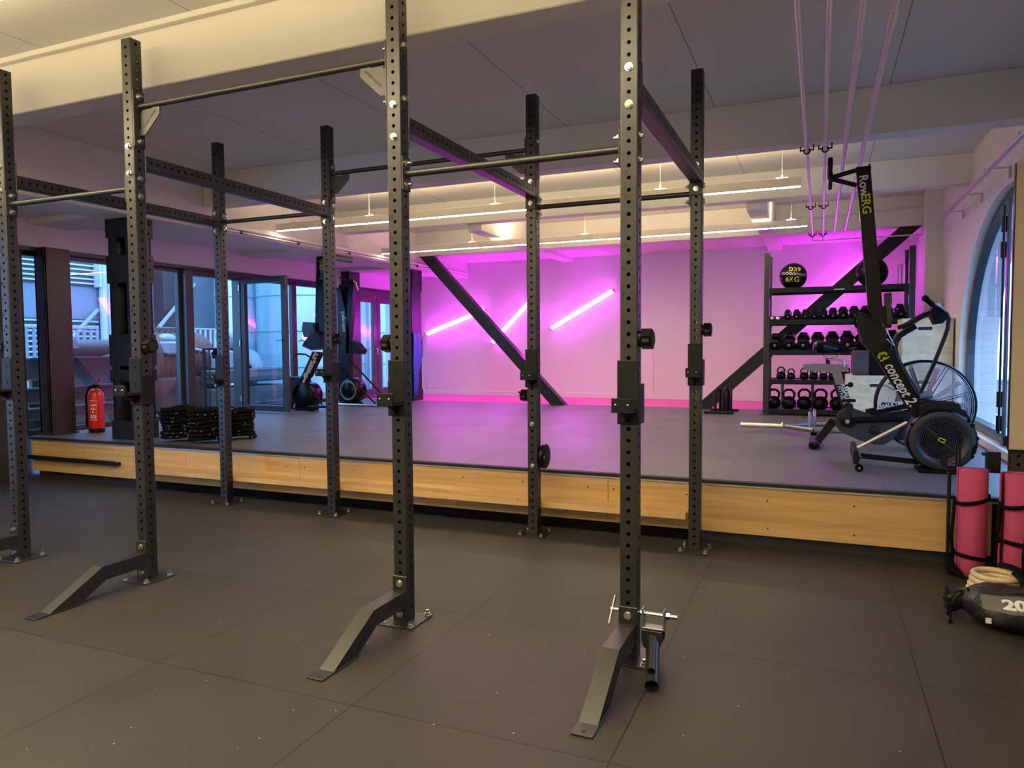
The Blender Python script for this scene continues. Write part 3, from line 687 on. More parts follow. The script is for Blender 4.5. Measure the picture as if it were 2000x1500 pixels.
bp = MB(); bp.box((-.1, -.065, 0), (.1, .14, .008), .002); o = bp.build('base_plate', 'rig'); me_bp = o.data; bpy.data.objects.remove(o)
ups = {}
for j, ry in enumerate(ROWY):
    for i, rx in enumerate(XS):
        u = bpy.data.objects.new('upright', me_up); col.objects.link(u); u.parent = rig; u.location = Vector((rx, ry, 0))-RO; ups[i, j] = u
        for nme, me in (('base_plate', me_bp),):
            c = bpy.data.objects.new(nme, me); col.objects.link(c); c.parent = u
        for sx in (-.08, .08):
            for sy in (-.045, .12): bolt(u, (rx+sx, ry+sy, .008), '+z', True)
# cross members from front to back row
for i, rx in enumerate(XS):
    b = MB(); y0 = 2*HW+.008; ln = ROWY[1]-.008-y0
    tube_shell(b, ln, (rx, y0, 2.425), X_, -Z_, Y_, .03, .03, holes=(0, 1, 0, 1))
    cm = part('cross_member', b, 'rig', rig)
    for y, fc in ((2*HW, 1), (ROWY[1], -1)):
        p = MB(); p.box((rx-HW-.001, y, 2.31), (rx+HW+.001, y+fc*.008, 2.54), .002); part('mounting_plate', p, 'rig', cm)
    for z in (2.35, 2.50): bolt(ups[i, 0], (rx, 0, z), '-y'); bolt(ups[i, 1], (rx, ROWY[1]-.008, z), '-y')
# pull-up bars
def bar(i, j, z, gusset=False):
    x0 = XS[i]+HW; x1 = XS[i+1]-HW; y = ROWY[j]+HW
    b = MB(); b.cyl((x0+.008, y, z), (x1-.008, y, z), .0165, 20)
    pb = part('pull_up_bar', b, 'rig', rig)
    zz = (2.53, 2.78) if gusset else (z-.05, z+.05)
    for x, s in ((x0, 1), (x1, -1)):
        p = MB(); p.box((x, y-HW+.001, zz[0]-.03), (x+s*.008, y+HW-.001, zz[1]+.03), .002)
        p.cyl((x+s*.008, y, z), (x+s*.014, y, z), .022, 18)
        mp = part('mounting_plate', p, 'rig', pb)
        for zq in zz: bolt(mp, (x+s*.008, y, zq), '+x' if s > 0 else '-x', True); bolt(mp, (x-s*2*HW, y, zq), '-x' if s > 0 else '+x')
        if gusset:
            g = MB(); zt = z-.016
            g.xz([(x+s*a, zt+c) for a, c in ((.008, -.145), (.055, -.145), (.17, -.04), (.17, 0), (.11, 0), (.11, -.006), (.036, -.006), (.036, -.018), (.026, -.018), (.026, -.11), (.008, -.11))], y-.003, y+.003)
            go = part('gusset', g, 'rig', pb)
            tx = MB(); dv = Vector((.115, 0, .105)).normalized() if s > 0 else Vector((.115, 0, -.105)).normalized()
            cpos = Vector((x+s*.092, y-.0034, zt-.058)); uu = dv; vv = Vector((-dv.z, 0, dv.x)); cpos = cpos if s > 0 else Vector((x-.092, y-.0034, zt-.058))
            tx.text('cross equip', cpos, uu, vv, .027, .0004, bold=.01); part('lettering', tx, 'mark', go)
    return pb
bar(0, 0, 2.272); bar(1, 0, 2.724, True); bar(2, 0, 2.178)
bar(0, 1, 2.43); bar(1, 1, 2.73, True); bar(2, 1, 2.326)
# extra bolts on the third back upright
for z in (.80, .50): bolt(ups[2, 1], (XS[2], ROWY[1], z), '-y', True)
b = MB(); b.lathe([(.001, 0), (.082, 0), (.090, .006), (.090, .026), (.082, .032), (.03, .032), (.001, .030)], (XS[2]+HW+.006, ROWY[1]+.09, .56), 'x', 28); part('rubber_disc', b, 'gloss', ups[2, 1])
b = MB(); b.cyl((XS[2]+HW, ROWY[1]+HW, .56), (XS[2]+HW+.04, ROWY[1]+HW, .56), .012, 10); part('disc_pin', b, 'chrome', ups[2, 1])
# stabiliser feet of the front row
def foot(i):
    rx = XS[i]; w2 = .036; b = MB()
    b.box((rx-.040, -.008, .0), (rx+.040, 0, .235), .002)
    # profile in the y-z plane: level arm then sloping leg
    top = [(-.008, .165), (-.285, .165), (-.585, .008)]; bot = [(-.008, .088), (-.262, .088), (-.415, .008)]
    prof = top+bot[::-1]
    b.yz(prof[:3]+[prof[3]]+[prof[4]]+[prof[5]], rx-w2, rx+w2)
    b.box((rx-.040, -.665, 0), (rx+.040, -.41, .008), .002)
    f = part('stabiliser_foot', b, 'rig', rig)
    h = MB()
    for s in (-1, 1):
        for q in range(5): h.cyl((rx+s*(w2+.0005), -.045-.05*q, .126), (rx+s*w2, -.045-.05*q, .126), .0085, 12)
        for q in range(4): y = -.315-.047*q; z = .126-.028-.0255*q-.006; h.cyl((rx+s*(w2+.0005), y, z), (rx+s*w2, y, z), .0085, 12)
    h.cyl((rx, -.64, .0082), (rx, -.64, .0086), .010, 14)
    part('hole', h, 'mark', f, 'row of dark round holes')
    bolt(f, (rx, -.008, .20), '-y'); bolt(f, (rx, -.008, .05), '-y')
for i in range(4): foot(i)

# j-cups
def jcup(i, j, s, label, zt=1.29, kn=1.37):
    rx, ry = XS[i], ROWY[j]; t = thing('j_cup', label, 'barbell holder', (rx, ry, zt-.27), 'barbell holders on the rig uprights')
    b = MB(); b.box((rx-.046, ry-.012, zt-.27), (rx+.046, ry-.002, zt), .003)
    for z in (zt-.05, zt-.155): b.cyl((rx, ry-.0125, z), (rx, ry-.015, z), .008, 12)
    part('back_plate', b, 'black', t)
    b = MB(); xs = rx+s*.040; b.box((xs, ry-.012, zt-.27), (xs+s*.009, ry+.085, zt-.10), .003); part('side_plate', b, 'black', t)
    b = MB(); z0 = zt-.205; b.box((rx-.043, ry-.105, z0-.008), (rx+.043, ry-.012, z0), .002); b.box((rx-.043, ry-.117, z0-.008), (rx+.043, ry-.105, z0+.052), .002)
    b.yz([(ry-.012, z0-.008), (ry-.09, z0-.008), (ry-.012, z0-.058)], rx-.006, rx+.006)
    h = part('hook', b, 'black', t)
    b = MB(); b.box((rx-.041, ry-.1046, z0+.0002), (rx+.041, ry-.013, z0+.006), .002); b.box((rx-.041, ry-.1045, z0+.006), (rx+.041, ry-.099, z0+.05), .002); part('liner', b, 'matte', h)
    b = MB()
    for x in (-.025, .025): b.sphere((rx+x, ry-.117, z0+.025), .006, 8, 6)
    part('rivet', b, 'chrome', h)
    b = MB(); xk = rx+s*HW; yk = ry+HW
    b.cyl((xk+s*.001, yk, kn), (xk+s*.014, yk, kn), .034, 18); b.cyl((xk+s*.012, yk, kn), (xk+s*.055, yk, kn), .045, 6, smooth=False); b.cyl((xk+s*.055, yk, kn), (xk+s*.06, yk, kn), .045, 6, .037, smooth=False)
    k = part('roller_knob', b, 'gloss', t)
    b = MB(); b.cyl((xk+s*.0605, yk, kn), (xk+s*.0608, yk, kn), .024, 18); b.box((xk+s*.02, yk-.0405, kn-.014), (xk+s*.048, yk-.0385, kn+.014)); part('knob_inset', b, 'mark', k)
    return t
jcup(0, 0, -1, 'black barbell holder on the front upright at the left edge of the photo', 1.30, 1.38)
jcup(1, 0, 1, 'black barbell holder with hexagonal knob in front of the big riveted column', 1.30, 1.37)
jcup(2, 0, -1, 'black barbell holder on the second front upright from the right')
jcup(3, 0, 1, 'black barbell holder on the front upright that has the hinged tube at its foot', 1.29, 1.38)
jcup(0, 1, -1, 'barbell holder on the leftmost upright of the back row', 1.29, 1.30)
jcup(1, 1, 1, 'barbell holder on the back upright next to the left rowing machine', 1.34, 1.42)
jcup(2, 1, -1, 'barbell holder on the back upright in front of the steepest neon tube', 1.33, 1.0)
jcup(3, 1, 1, 'barbell holder on the rightmost upright of the back row', 1.36, 1.45)

# hinged bar holder (landmine) at the foot of the right front upright
t = thing('landmine_holder', 'hinged double tube holder pinned to the foot of the right front upright', 'rig attachment', (.1, 0, .0))
px0 = HW; zc = .205
b = MB(); b.cyl((-.085, .03, zc), (.205, .03, zc), .009, 14); b.cyl((.012+px0, .03, zc), (.03+px0, .03, zc), .014, 6, smooth=False); b.cyl((.158, .03, zc), (.174, .03, zc), .015, 6, smooth=False); part('pin', b, 'chrome', t)
b = MB(); b.cyl((-.082, .03-.04, zc-.052), (-.072, .03+.03, zc+.05), .006, 10); part('pin_handle', b, 'chrome', t)
b = MB()
for x in (.060, .150): b.box((x-.004, .005, zc-.055), (x+.004, .055, zc+.028), .003)
b.box((.056, .005, zc-.060), (.154, .055, zc-.052), .002)
part('fork_bracket', b, 'grey', t)
for y in (-.022, .052):
    b = MB(); b.prism([(.062, zc-.055), (.148, zc-.055), (.148, zc-.10), (.138, zc-.125), (.120, zc-.138), (.090, zc-.138), (.072, zc-.125), (.062, zc-.10)], lambda a, c, k: (a, y+(0, .006)[k], c)); part('hinge_plate', b, 'rig', t)
b = MB(); b.cyl((.105, -.034, zc-.098), (.105, -.0225, zc-.098), .015, 6, smooth=False); b.cyl((.105, -.038, zc-.098), (.105, -.021, zc-.098), .009, 10); part('bolt', b, 'chrome', t)
A0 = Vector((.105, .015, zc-.085)); A1 = Vector((.158, -.262, .031)); dd = (A1-A0).normalized()
def pipe_open(mb, p0, p1, r, th, n=22):
    d = (p1-p0).normalized(); a = d.orthogonal().normalized(); c = d.cross(a)
    R = lambda p, rr: [p+(a*math.cos(2*PI*i/n)+c*math.sin(2*PI*i/n))*rr for i in range(n)]
    rings = [R(p0, r), R(p1, r), R(p1, r-th), R(p0+d*.02, r-th)]
    for k in range(3): mb.add(rings[k]+rings[k+1], [(i, (i+1) % n, n+(i+1) % n, n+i) for i in range(n)], k != 1)
    mb.add(rings[0], [tuple(range(n))]); mb.add(rings[3], [tuple(range(n))])
b = MB(); pipe_open(b, A0, A1, .028, .003); part('large_tube', b, 'rig', t)
off = Vector((0, -.9, .0)).cross(dd).cross(dd).normalized(); off = (Vector((0, -.35, 1))-dd*Vector((0, -.35, 1)).dot(dd)).normalized()
b = MB(); pipe_open(b, A0+dd*.06+off*.030, A1-dd*.035+off*.040, .0165, .003); part('small_tube', b, 'rig', t)

# ================================================================== bench along the platform
t = thing('wooden_bench', 'low maple bench fixed along the front of the platform', 'bench', (-2.5, 1.95, .27))
yb0 = 1.865
def zx(px, py): return at(px, py, Y=yb0)
zt = .226
x_l = at(218, 920, Z=zt).x; xj1 = at(562, 950, Y=yb0).x; xj2 = at(1010, 990, Y=yb0).x; x_r = at(1339, 1017, Y=yb0).x
for a, c in ((x_l, xj1-.001), (xj1+.001, xj2-.001), (xj2+.001, x_r)):
    b = MB(); b.box((a, yb0, zt-.042), (c, 2.05, zt), .003); part('bench_board', b, 'woodtop', t)
x = x_l+.25
while x < x_r:
    b = MB(); b.box((x-.035, yb0+.02, zt-.058), (x+.035, 2.12, zt-.0425), .001); b.box((x-.03, 2.10, .07), (x+.03, 2.12, zt-.05)); part('bench_bracket', b, 'grey', t); x += .58
b = MB(); b.box((x_l+.1, 2.085, 0), (x_r+.02, 2.118, .09), .002); part('bench_plinth', b, 'matte', t)
b = MB(); a = at(60, 900, Y=2.02).x; c = at(228, 912, Y=2.0).x; b.box((a, 1.985, .205), (c, 2.05, .235), .003); b.box((a, 1.985, .235), (c, 1.995, .250), .002)
tag(b.build('steel_channel', 'black'), 'dark steel channel fixed to the left end of the plywood fascia', 'steel profile')

# ================================================================== fire extinguisher
p = at(173, 844, Z=SZ); ex = (-6.66, 2.60)
t = thing('fire_extinguisher', 'red fire extinguisher standing at the left end of the platform', 'fire extinguisher', (ex[0], ex[1], SZ))
def L(pr): return [(r, SZ+h) for r, h in pr]
b = MB(); b.lathe(L([(.001, .035), (.075, .035), (.080, .05), (.080, .40), (.074, .44), (.055, .47), (.028, .487), (.022, .49)]), (ex[0], ex[1], 0), n=32); part('cylinder', b, 'red', t)
b = MB(); b.lathe(L([(.001, 0), (.079, 0), (.083, .004), (.083, .045), (.079, .05), (.001, .05)]), (ex[0], ex[1], 0), n=32); part('foot_ring', b, 'gloss', t)
b = MB(); b.cyl((ex[0], ex[1], SZ+.485), (ex[0], ex[1], SZ+.53), .02, 14); b.box((ex[0]-.02, ex[1]-.02, SZ+.51), (ex[0]+.05, ex[1]+.02, SZ+.535), .004); part('valve', b, 'gloss', t)
b = MB(); b.tube([(ex[0]-.045, ex[1], SZ+.535), (ex[0]+.02, ex[1], SZ+.55), (ex[0]+.085, ex[1]-.01, SZ+.60)], .010, 8); b.tube([(ex[0], ex[1], SZ+.53), (ex[0]+.06, ex[1], SZ+.535)], .008, 8); part('handle', b, 'red', t, 'red squeeze handle')
b = MB(); b.tube([(ex[0]-.01, ex[1]-.01, SZ+.52), (ex[0]-.06, ex[1]-.03, SZ+.50), (ex[0]-.085, ex[1]-.05, SZ+.42), (ex[0]-.075, ex[1]-.06, SZ+.25), (ex[0]-.055, ex[1]-.072, SZ+.12)], .011, 10); b.cyl((ex[0]-.055, ex[1]-.072, SZ+.14), (ex[0]-.048, ex[1]-.075, SZ+.06), .016, 10); part('hose', b, 'matte', t)
b = MB()
def lab(a, z): return (ex[0]+.0815*math.sin(a), ex[1]-.0815*math.cos(a), SZ+z)
b.add([lab(.15+i*.11, z) for z in (.14, .36) for i in range(9)], [(i, i+1, i+10, i+9) for i in range(8)], True)
lb = part('label', b, 'red', t)
b = MB()
for z0, z1, a0, a1 in ((.355, .36, .15, 1.0), (.14, .145, .15, 1.0), (.30, .312, .25, .9), (.27, .276, .25, .8), (.255, .261, .25, .85), (.16, .20, .25, .40), (.16, .20, .48, .63), (.16, .20, .72, .86), (.215, .245, .45, .6)):
    vs = [Vector(lab(a0+(a1-a0)*i/6, z)) for z in (z0, z1) for i in range(7)]
    cc = Vector((ex[0], ex[1], 0)); vs = [Vector((cc.x+(v.x-cc.x)*1.008, cc.y+(v.y-cc.y)*1.008, v.z)) for v in vs]
    b.add(vs, [(i, i+1, i+8, i+7) for i in range(6)])
for a0 in (.15, .985):
    b.add([Vector((ex[0]+.0822*math.sin(a0+d), ex[1]-.0822*math.cos(a0+d), SZ+z)) for z in (.14, .36) for d in (0, .02)], [(0, 1, 3, 2)])
part('label_print', b, 'white', lb)

# ================================================================== battle ropes
def rope_coil(cx, cy, R, turns, label, r=.021):
    t = thing('battle_rope', label, 'rope', (cx, cy, SZ), 'coiled battle ropes on the platform')
    b = MB(); pts = []
    for i in range(int(turns*30)):
        a = 2*PI*i/30; k = i/30
        rr = R-.016*abs(math.sin(k*1.9))+.01*math.sin(a*2+k); pts.append((cx+rr*math.cos(a), cy+rr*math.sin(a), SZ+.021+k*.039))
    for i in range(50):
        a = 2*PI*i/30; rr = R-.045-.05*i/50; pts.append((cx+rr*math.cos(a), cy+rr*math.sin(a), SZ+.021+turns*.036+.02*math.sin(i*.2)))
    P = [Vector(p) for p in pts]; s = 0; strands = [[], [], []]
    for i in range(len(P)):
        d = (P[min(i+1, len(P)-1)]-P[max(i-1, 0)]).normalized(); a = Z_-d*d.z; a.normalize(); c = d.cross(a)
        if i: s += (P[i]-P[i-1]).length
        for k in range(3):
            th = s*70+k*2*PI/3; strands[k].append(P[i]+a*math.cos(th)*r*.48+c*math.sin(th)*r*.48)
    for st in strands: b.tube(st, r*.60, 6)
    part('rope', b, 'matte', t)
    f = MB()
    rnd = random.Random(int(cx*100))
    for k in range(int(turns*7)):
        i = rnd.randrange(len(P)-60); d = (P[i+1]-P[i]).normalized(); out = (P[i]-Vector((cx, cy, P[i].z))).normalized()
        q0 = P[i]+out*(r*.98)+Z_*rnd.uniform(-.008, .008); dd2 = (d+Z_*.55).normalized()
        f.tube([q0-dd2*.010, q0, q0+dd2*.010], .0032, 5)
    part('fleck', f, 'fleck', t, 'pale yarn flecks in the black rope', 'stuff')
rope_coil(-5.15, 2.345, .155, 8.2, 'coiled black battle rope, the one closest to the big steel column')
rope_coil(-4.78, 2.345, .155, 8.0, 'coiled black battle rope, nearest of the coils to the platform edge')
rope_coil(-4.70, 2.70, .140, 7.2, 'coiled black battle rope behind the two larger coils')

# ================================================================== weight rack
t = thing('weight_rack', 'black storage rack with balls, dumbbells and kettlebells on its shelves', 'rack', (.95, 7.3, SZ))
RY0, RY1 = 7.02, 7.60; RXL, RXR = .097, 1.762; RT = 2.535
def rack_post(x, y, top):
    b = MB(); tube_shell(b, top-SZ-.008, (x, y, SZ+.008), X_, Y_, Z_, .06, .085, hn=8, hw=.035, holes=(1, 1, 0, 1))
    b.add([(x-.035, y-.035, top), (x+.035, y-.035, top), (x+.035, y+.035, top), (x-.035, y+.035, top)], [(0, 1, 2, 3)]); b.box((x-.08, y-.06, SZ), (x+.09, y+.06, SZ+.008), .002)
    part('upright', b, 'rig', t)
for x in (RXL, RXR):
    for y, top in ((RY0+.035, RT), (RY1-.035, RT+.01)): rack_post(x, y, top)
for z, kind in ((2.07, 'flat'), (1.655, 'tray'), (1.262, 'tray'), (.885, 'flat'), (.50, 'flat')):
    b = MB(); xe = RXR if z > 1 else 1.75
    b.box((RXL+.035, RY0+.01, z-.05), (xe-.035, RY0+.03, z+.012), .003); b.box((RXL+.035, RY1-.03, z-.05), (xe-.035, RY1-.01, z+.012), .003)
    b.box((RXL+.035, RY0+.03, z-.008), (xe-.035, RY1-.03, z), .001)
    if kind == 'tray':
        dz = .045 if z > 1.5 else .068; ln = .15 if z > 1.5 else .20; yc = 7.165 if z > 1.5 else 7.215
        for q in (-1, 1):
            ya_ = yc+q*ln*.32; zz = z+dz+q*ln*.32*math.tan(TILT)
            b.yz([(ya_-.03, zz-.03*math.tan(TILT)-.002), (ya_+.03, zz+.03*math.tan(TILT)-.002), (ya_+.03, z), (ya_-.03, z)], RXL+.035, xe-.035)
    for s, x in ((1, RXL+.035), (-1, xe-.035)):
        b.xz([(x, z-.05), (x+s*.05, z-.05), (x, z-.13)], RY0+.012, RY0+.020)
    part('shelf', b, 'black', t)
b = MB()
for x in (.28, .66, 1.05): b.cyl((x, RY1-.1, .50), (x, RY1-.1, 1.0), .02, 10)
part('plate_storage_tube', b, 'grey', t)
b = MB(); b.box((.9, 7.0285, 2.035), (1.02, 7.0295, 2.045)); part('sticker', b, 'white', t)
# two thin hooks standing on the top shelf
for x, h in ((1.615, .24), (1.66, .25)):
    b = MB(); b.tube([(x, 7.12, 2.0705), (x, 7.12, 2.07+h), (x+.02, 7.12, 2.085+h), (x+.035, 7.12, 2.07+h), (x+.035, 7.12, 2.0705)], .005, 6)
    tag(b.build('steel_hook', 'grey'), ('left' if x < 1.63 else 'right')+' of two thin steel loops at the right end of the top rack shelf', 'hook')
def med_ball(c, r, label, txt=True):
    t = thing('medicine_ball', label, 'medicine ball', (c[0], c[1], c[2]-r))
    b = MB(); b.sphere(c, r, 36, 20); part('ball', b, 'gloss', t)
    s = MB()
    for ax in range(3):
        pts = [Vector(c)+Vector([(math.cos(a)*r*1.002, math.sin(a)*r*1.002, 0), (0, math.cos(a)*r*1.002, math.sin(a)*r*1.002), (math.cos(a)*r*1.002, 0, math.sin(a)*r*1.002)][ax]) for a in [k*PI/24 for k in range(48)]]
        if ax != 2: s.tube(pts, .003, 5, closed=True)
    part('seam', s, 'matte', t)
    if txt:
        g = MB(); sh = MB()
        def wrap(body, du, dv, size, rot, mb):
            vs, fs = glyphs(body, 'CENTER', 0, 0.0); out = []
            cr, sr = math.cos(rot), math.sin(rot)
            for p in vs:
                x, z = p[0]*size, p[1]*size; x, z = x*cr-z*sr+du, x*sr+z*cr+dv
                k = 1.004 if p[2] > 0 else .995; n = Vector((x, -math.sqrt(max(1e-6, r*r-x*x-z*z)), z)).normalized()*r*k; out.append(Vector(c)+n)
            mb.add(out, fs)
        wrap('6KG', -.005, -.055, .092, -.05, g); g2 = MB(); wrap('6KG', .02, .082, .078, PI-.08, g2); part('lettering', g2, 'gold', t, 'upside-down yellow weight lettering')
        wrap('IOOOOOOOI', .008, .015, .048, -.12, sh)
        part('lettering', g, 'gold', t, 'yellow weight lettering'); part('grip_pattern', sh, 'offwhite', t, 'pale row of rings')
    return t
med_ball((.41, 7.24, 2.0695+.172), .172, 'round black ball with yellow 6KG lettering on the top rack shelf')
med_ball((1.34, 7.32, 2.0695+.187), .187, 'plain dark ball on the top rack shelf, half hidden behind the tall rower', False)
# dumbbells
def hex_db(r, L, name_loc, label, group):
    t = thing('hex_dumbbell', label, 'dumbbell', name_loc, group); t.rotation_euler = (TILT, 0, 0)
    for s in (-1, 1):
        b = MB(); y0, y1 = s*L*.5, s*L*.18
        def ring(y, rr): return [Vector((rr*math.cos(PI/3*i), y, r*.866+rr*math.sin(PI/3*i))) for i in range(6)]
        R = [ring(y0, r*.72), ring(y0-s*r*.16, r), ring(y1+s*r*.12, r), ring(y1, r*.8)]
        for a, c in zip(R, R[1:]): b.add(a+c, [(i, (i+1) % 6, 6+(i+1) % 6, 6+i) for i in range(6)])
        b.add(R[0], [tuple(range(6))]); b.add(R[3], [tuple(range(6))])
        b.build('weight_head', 'gloss', t)
    b = MB(); b.cyl((0, -L*.505, r*.866), (0, -L*.49, r*.866), r*.24, 16); b.cyl((0, L*.505, r*.866), (0, L*.49, r*.866), r*.24, 16)
    b.lathe([(.012, -L*.18), (.0165, -.03), (.018, 0), (.0165, .03), (.012, L*.18)], (0, 0, r*.866), 'y', 14)
    b.build('handle', 'steel', t); return t
z1 = 1.6555
for k, x in enumerate((.158, .235)):
    for lev in (0,):
        t = thing('chrome_dumbbell', ('leftmost' if k == 0 else 'second')+' tiny chrome dumbbell at the left end of the upper dumbbell shelf', 'dumbbell', (x, 7.12, z1), 'chrome dumbbells')
        for y in (-.055, .055): b = MB(); b.sphere((0, y, .033), .033, 16, 10); b.build('weight_head', 'steel', t)
        b = MB(); b.cyl((0, -.05, .033), (0, .05, .033), .012, 12); b.build('handle', 'steel', t)
upx = [.354, .461, .566, .671, .779, .891, 1.010, 1.137, 1.262, 1.388, 1.515, 1.648]
for k, x in enumerate(upx):
    r = (.050, .050, .050, .050, .053, .055, .060, .062, .062, .062, .064, .068)[k]
    hex_db(r, .17+.006*k, (x, 7.165, z1+.045), f'{ORD[k]} black hex dumbbell from the left on the upper dumbbell shelf', 'hex dumbbells on the upper shelf')
for k in range(9):
    r = .076+.002*min(k, 5)
    hex_db(r, .30+.006*k, (.200+.172*k, 7.215, 1.2625+.068), f'{ORD[k]} large hex dumbbell from the left on the lower dumbbell shelf', 'hex dumbbells on the lower shelf')
# kettlebells
def kettlebell(x, y, z, r, label, group):
    t = thing('kettlebell', label, 'kettlebell', (x, y, z), group)
    b = MB(); prof = [(.001, 0), (r*.62, 0)]+[(r*math.cos(a), r*.86+r*math.sin(a)) for a in [(-.95+k*.13) for k in range(19)]]
    prof = [(max(.001, p[0]), p[1]) for p in prof]; b.lathe(prof, n=24); b.build('body', 'gloss', t)
    b = MB(); top = r*1.80+r*.95
    pts = [(-r*.55, 0, r*1.45), (-r*.72, 0, r*1.85), (-r*.74, 0, r*2.3), (-r*.58, 0, top-.02), (-r*.3, 0, top), (r*.3, 0, top), (r*.58, 0, top-.02), (r*.74, 0, r*2.3), (r*.72, 0, r*1.85), (r*.55, 0, r*1.45)]
    b.tube(pts, r*.17, 10); b.build('handle', 'gloss', t)
for k, (x, r) in enumerate(((.185, .092), (.375, .092), (.565, .094), (.760, .095), (.96, .095), (1.17, .10), (1.38, .10), (1.58, .10))):
    kettlebell(x, 7.22, .5005, r, f'{ORD[k]} big black kettlebell from the left on the bottom rack shelf', 'big kettlebells')
for k, (x, r) in enumerate(((.275, .060), (.40, .052), (.56, .056), (.675, .055), (.79, .052), (.90, .054), (1.05, .062))):
    kettlebell(x, 7.22, .8855, r, f'{ORD[k]} small kettlebell from the left on the shelf above the big ones', 'small kettlebells')

# ================================================================== plyo boxes
def plybox(x0, x1, y0, y1, z0, z1, label, slot=True, m='ply', wr='ply'):
    t = thing('plyo_box', label, 'box', ((x0+x1)/2, (y0+y1)/2, z0))
    b = MB(); th = .018
    b.box((x0, y0, z0), (x1, y0+th, z1), .001); part('front_panel', b, m, t)
    b = MB(); b.box((x0, y1-th, z0), (x1, y1, z1), .001); b.box((x0, y0+th, z0), (x0+th, y1-th, z1), .001); b.box((x1-th, y0+th, z0), (x1, y1-th, z1), .001); b.box((x0+th, y0+th, z1-th), (x1-th, y1-th, z1), .001); b.box((x0+th, y0+th, z0), (x1-th, y1-th, z0+th), .001)
    part('body', b, wr, t)
    if slot:
        b = MB(); xc = x0+(x1-x0)*slot; zc = z1-.115; pts = [(xc-.055+.018*math.cos(a), zc+.018*math.sin(a)) for a in [PI/2+k*PI/8 for k in range(9)]]+[(xc+.055+.018*math.cos(a), zc+.018*math.sin(a)) for a in [-PI/2+k*PI/8 for k in range(9)]]
        b.xz(pts, y0-.0008, y0+.001); part('hand_slot', b, 'mark', t, 'dark oval hand slot')
    return t
plybox(1.035, 1.545, 6.35, 6.95, SZ, .985, 'lower wooden plyo box with a hand slot behind the fan bike seat', .62)
plybox(1.62, 2.10, 6.3, 6.88, SZ, SZ+.60, 'wooden plyo box at the bottom of the tall stack by the arched window', .45)
plybox(1.60, 2.10, 6.3, 6.88, SZ+.602, SZ+1.205, 'wooden plyo box on top of the tall stack by the arched window', .45)
t = thing('foam_box', 'dark foam box lying on the lower wooden plyo box', 'box', (1.28, 6.6, .986))
b = MB(); b.box((1.10, 6.36, .986), (1.275, 6.9, 1.275), .012); part('side', b, 'foam', t); b = MB(); b.box((1.277, 6.36, .986), (1.50, 6.9, 1.275), .012); part('body', b, 'matte', t)

# ================================================================== parallettes and hex bar
for k, (xo, yy) in enumerate(((-.49, 6.97), (-.475, 7.38))):
    pass
for k in range(2):
    t = thing('parallel_bar', ('front' if k == 0 else 'rear')+' of two low black dip bars at the foot of the right brace', 'dip bar', (-.49+.03*k, 7.2, SZ), 'low dip bars')
    y = (6.97, 7.42)[k]; x0 = (-.68, -.66)[k]
    b = MB(); b.box((x0, y-.025, SZ), (x0+.38, y+.025, SZ+.035), .004); part('base_bar', b, 'black', t)
    for j, xx in enumerate((-.53, -.475, -.42)[k::1][:2] if k else (-.535, -.43)):
        b = MB(); yf = y; zt = .755
        b.tube([(xx, y, SZ+.03), (xx, y, zt-.06), (xx+.01, y+.012*(1-2*k), zt-.02), (xx+.035, y+.04*(1-2*k), zt), (xx+.045, y+.09*(1-2*k), zt), (xx+.05, y+.12*(1-2*k), zt-.03), (xx+.05, y+.13*(1-2*k), SZ+.01)], .019, 12)
        part('loop_handle', b, 'gloss', t)
t = thing('hex_bar', 'steel hex barbell lying on the platform in front of the rack', 'barbell', (.6, 5.0, SZ))
zb2 = SZ+.075
def sleeve(x0, x1):
    b = MB(); b.cyl((x0, 5.0, zb2), (x1, 5.0, zb2), .025, 20); part('sleeve', b, 'steel', t)
sleeve(-.02, .395); sleeve(1.70, 2.02)
b = MB(); b.cyl((.385, 5, zb2), (.40, 5, zb2), .043, 20); b.cyl((1.70, 5, zb2), (1.685, 5, zb2), .043, 20); part('collar', b, 'steel', t)
hexp = [(.41, 5.0), (.70, 4.70), (1.39, 4.70), (1.68, 5.0), (1.39, 5.30), (.70, 5.30)]
b = MB(); b.box((.395, 4.98, zb2-.02), (.47, 5.02, zb2+.02), .002)
for (xa, ya), (xb, yb) in zip(hexp, hexp[1:]+hexp[:1]): b.tube([(xa, ya, zb2), (xb, yb, zb2)], .024, 8)
part('frame', b, 'grey', t)
for y in (4.86, 5.14):
    x = .66 if y < 5 else .70
    b = MB(); b.tube([(x, y-.09, zb2), (x, y-.09, .60), (x, y-.06, .65), (x, y, .665), (x, y+.06, .65), (x, y+.09, .60), (x, y+.09, zb2)], .016, 10); part('handle', b, 'grey', t)
b = MB(); b.cyl((.70, 4.72, SZ), (.70, 4.72, zb2), .03, 10); b.cyl((1.35, 5.28, SZ), (1.35, 5.28, zb2), .03, 10); part('foot', b, 'matte', t)

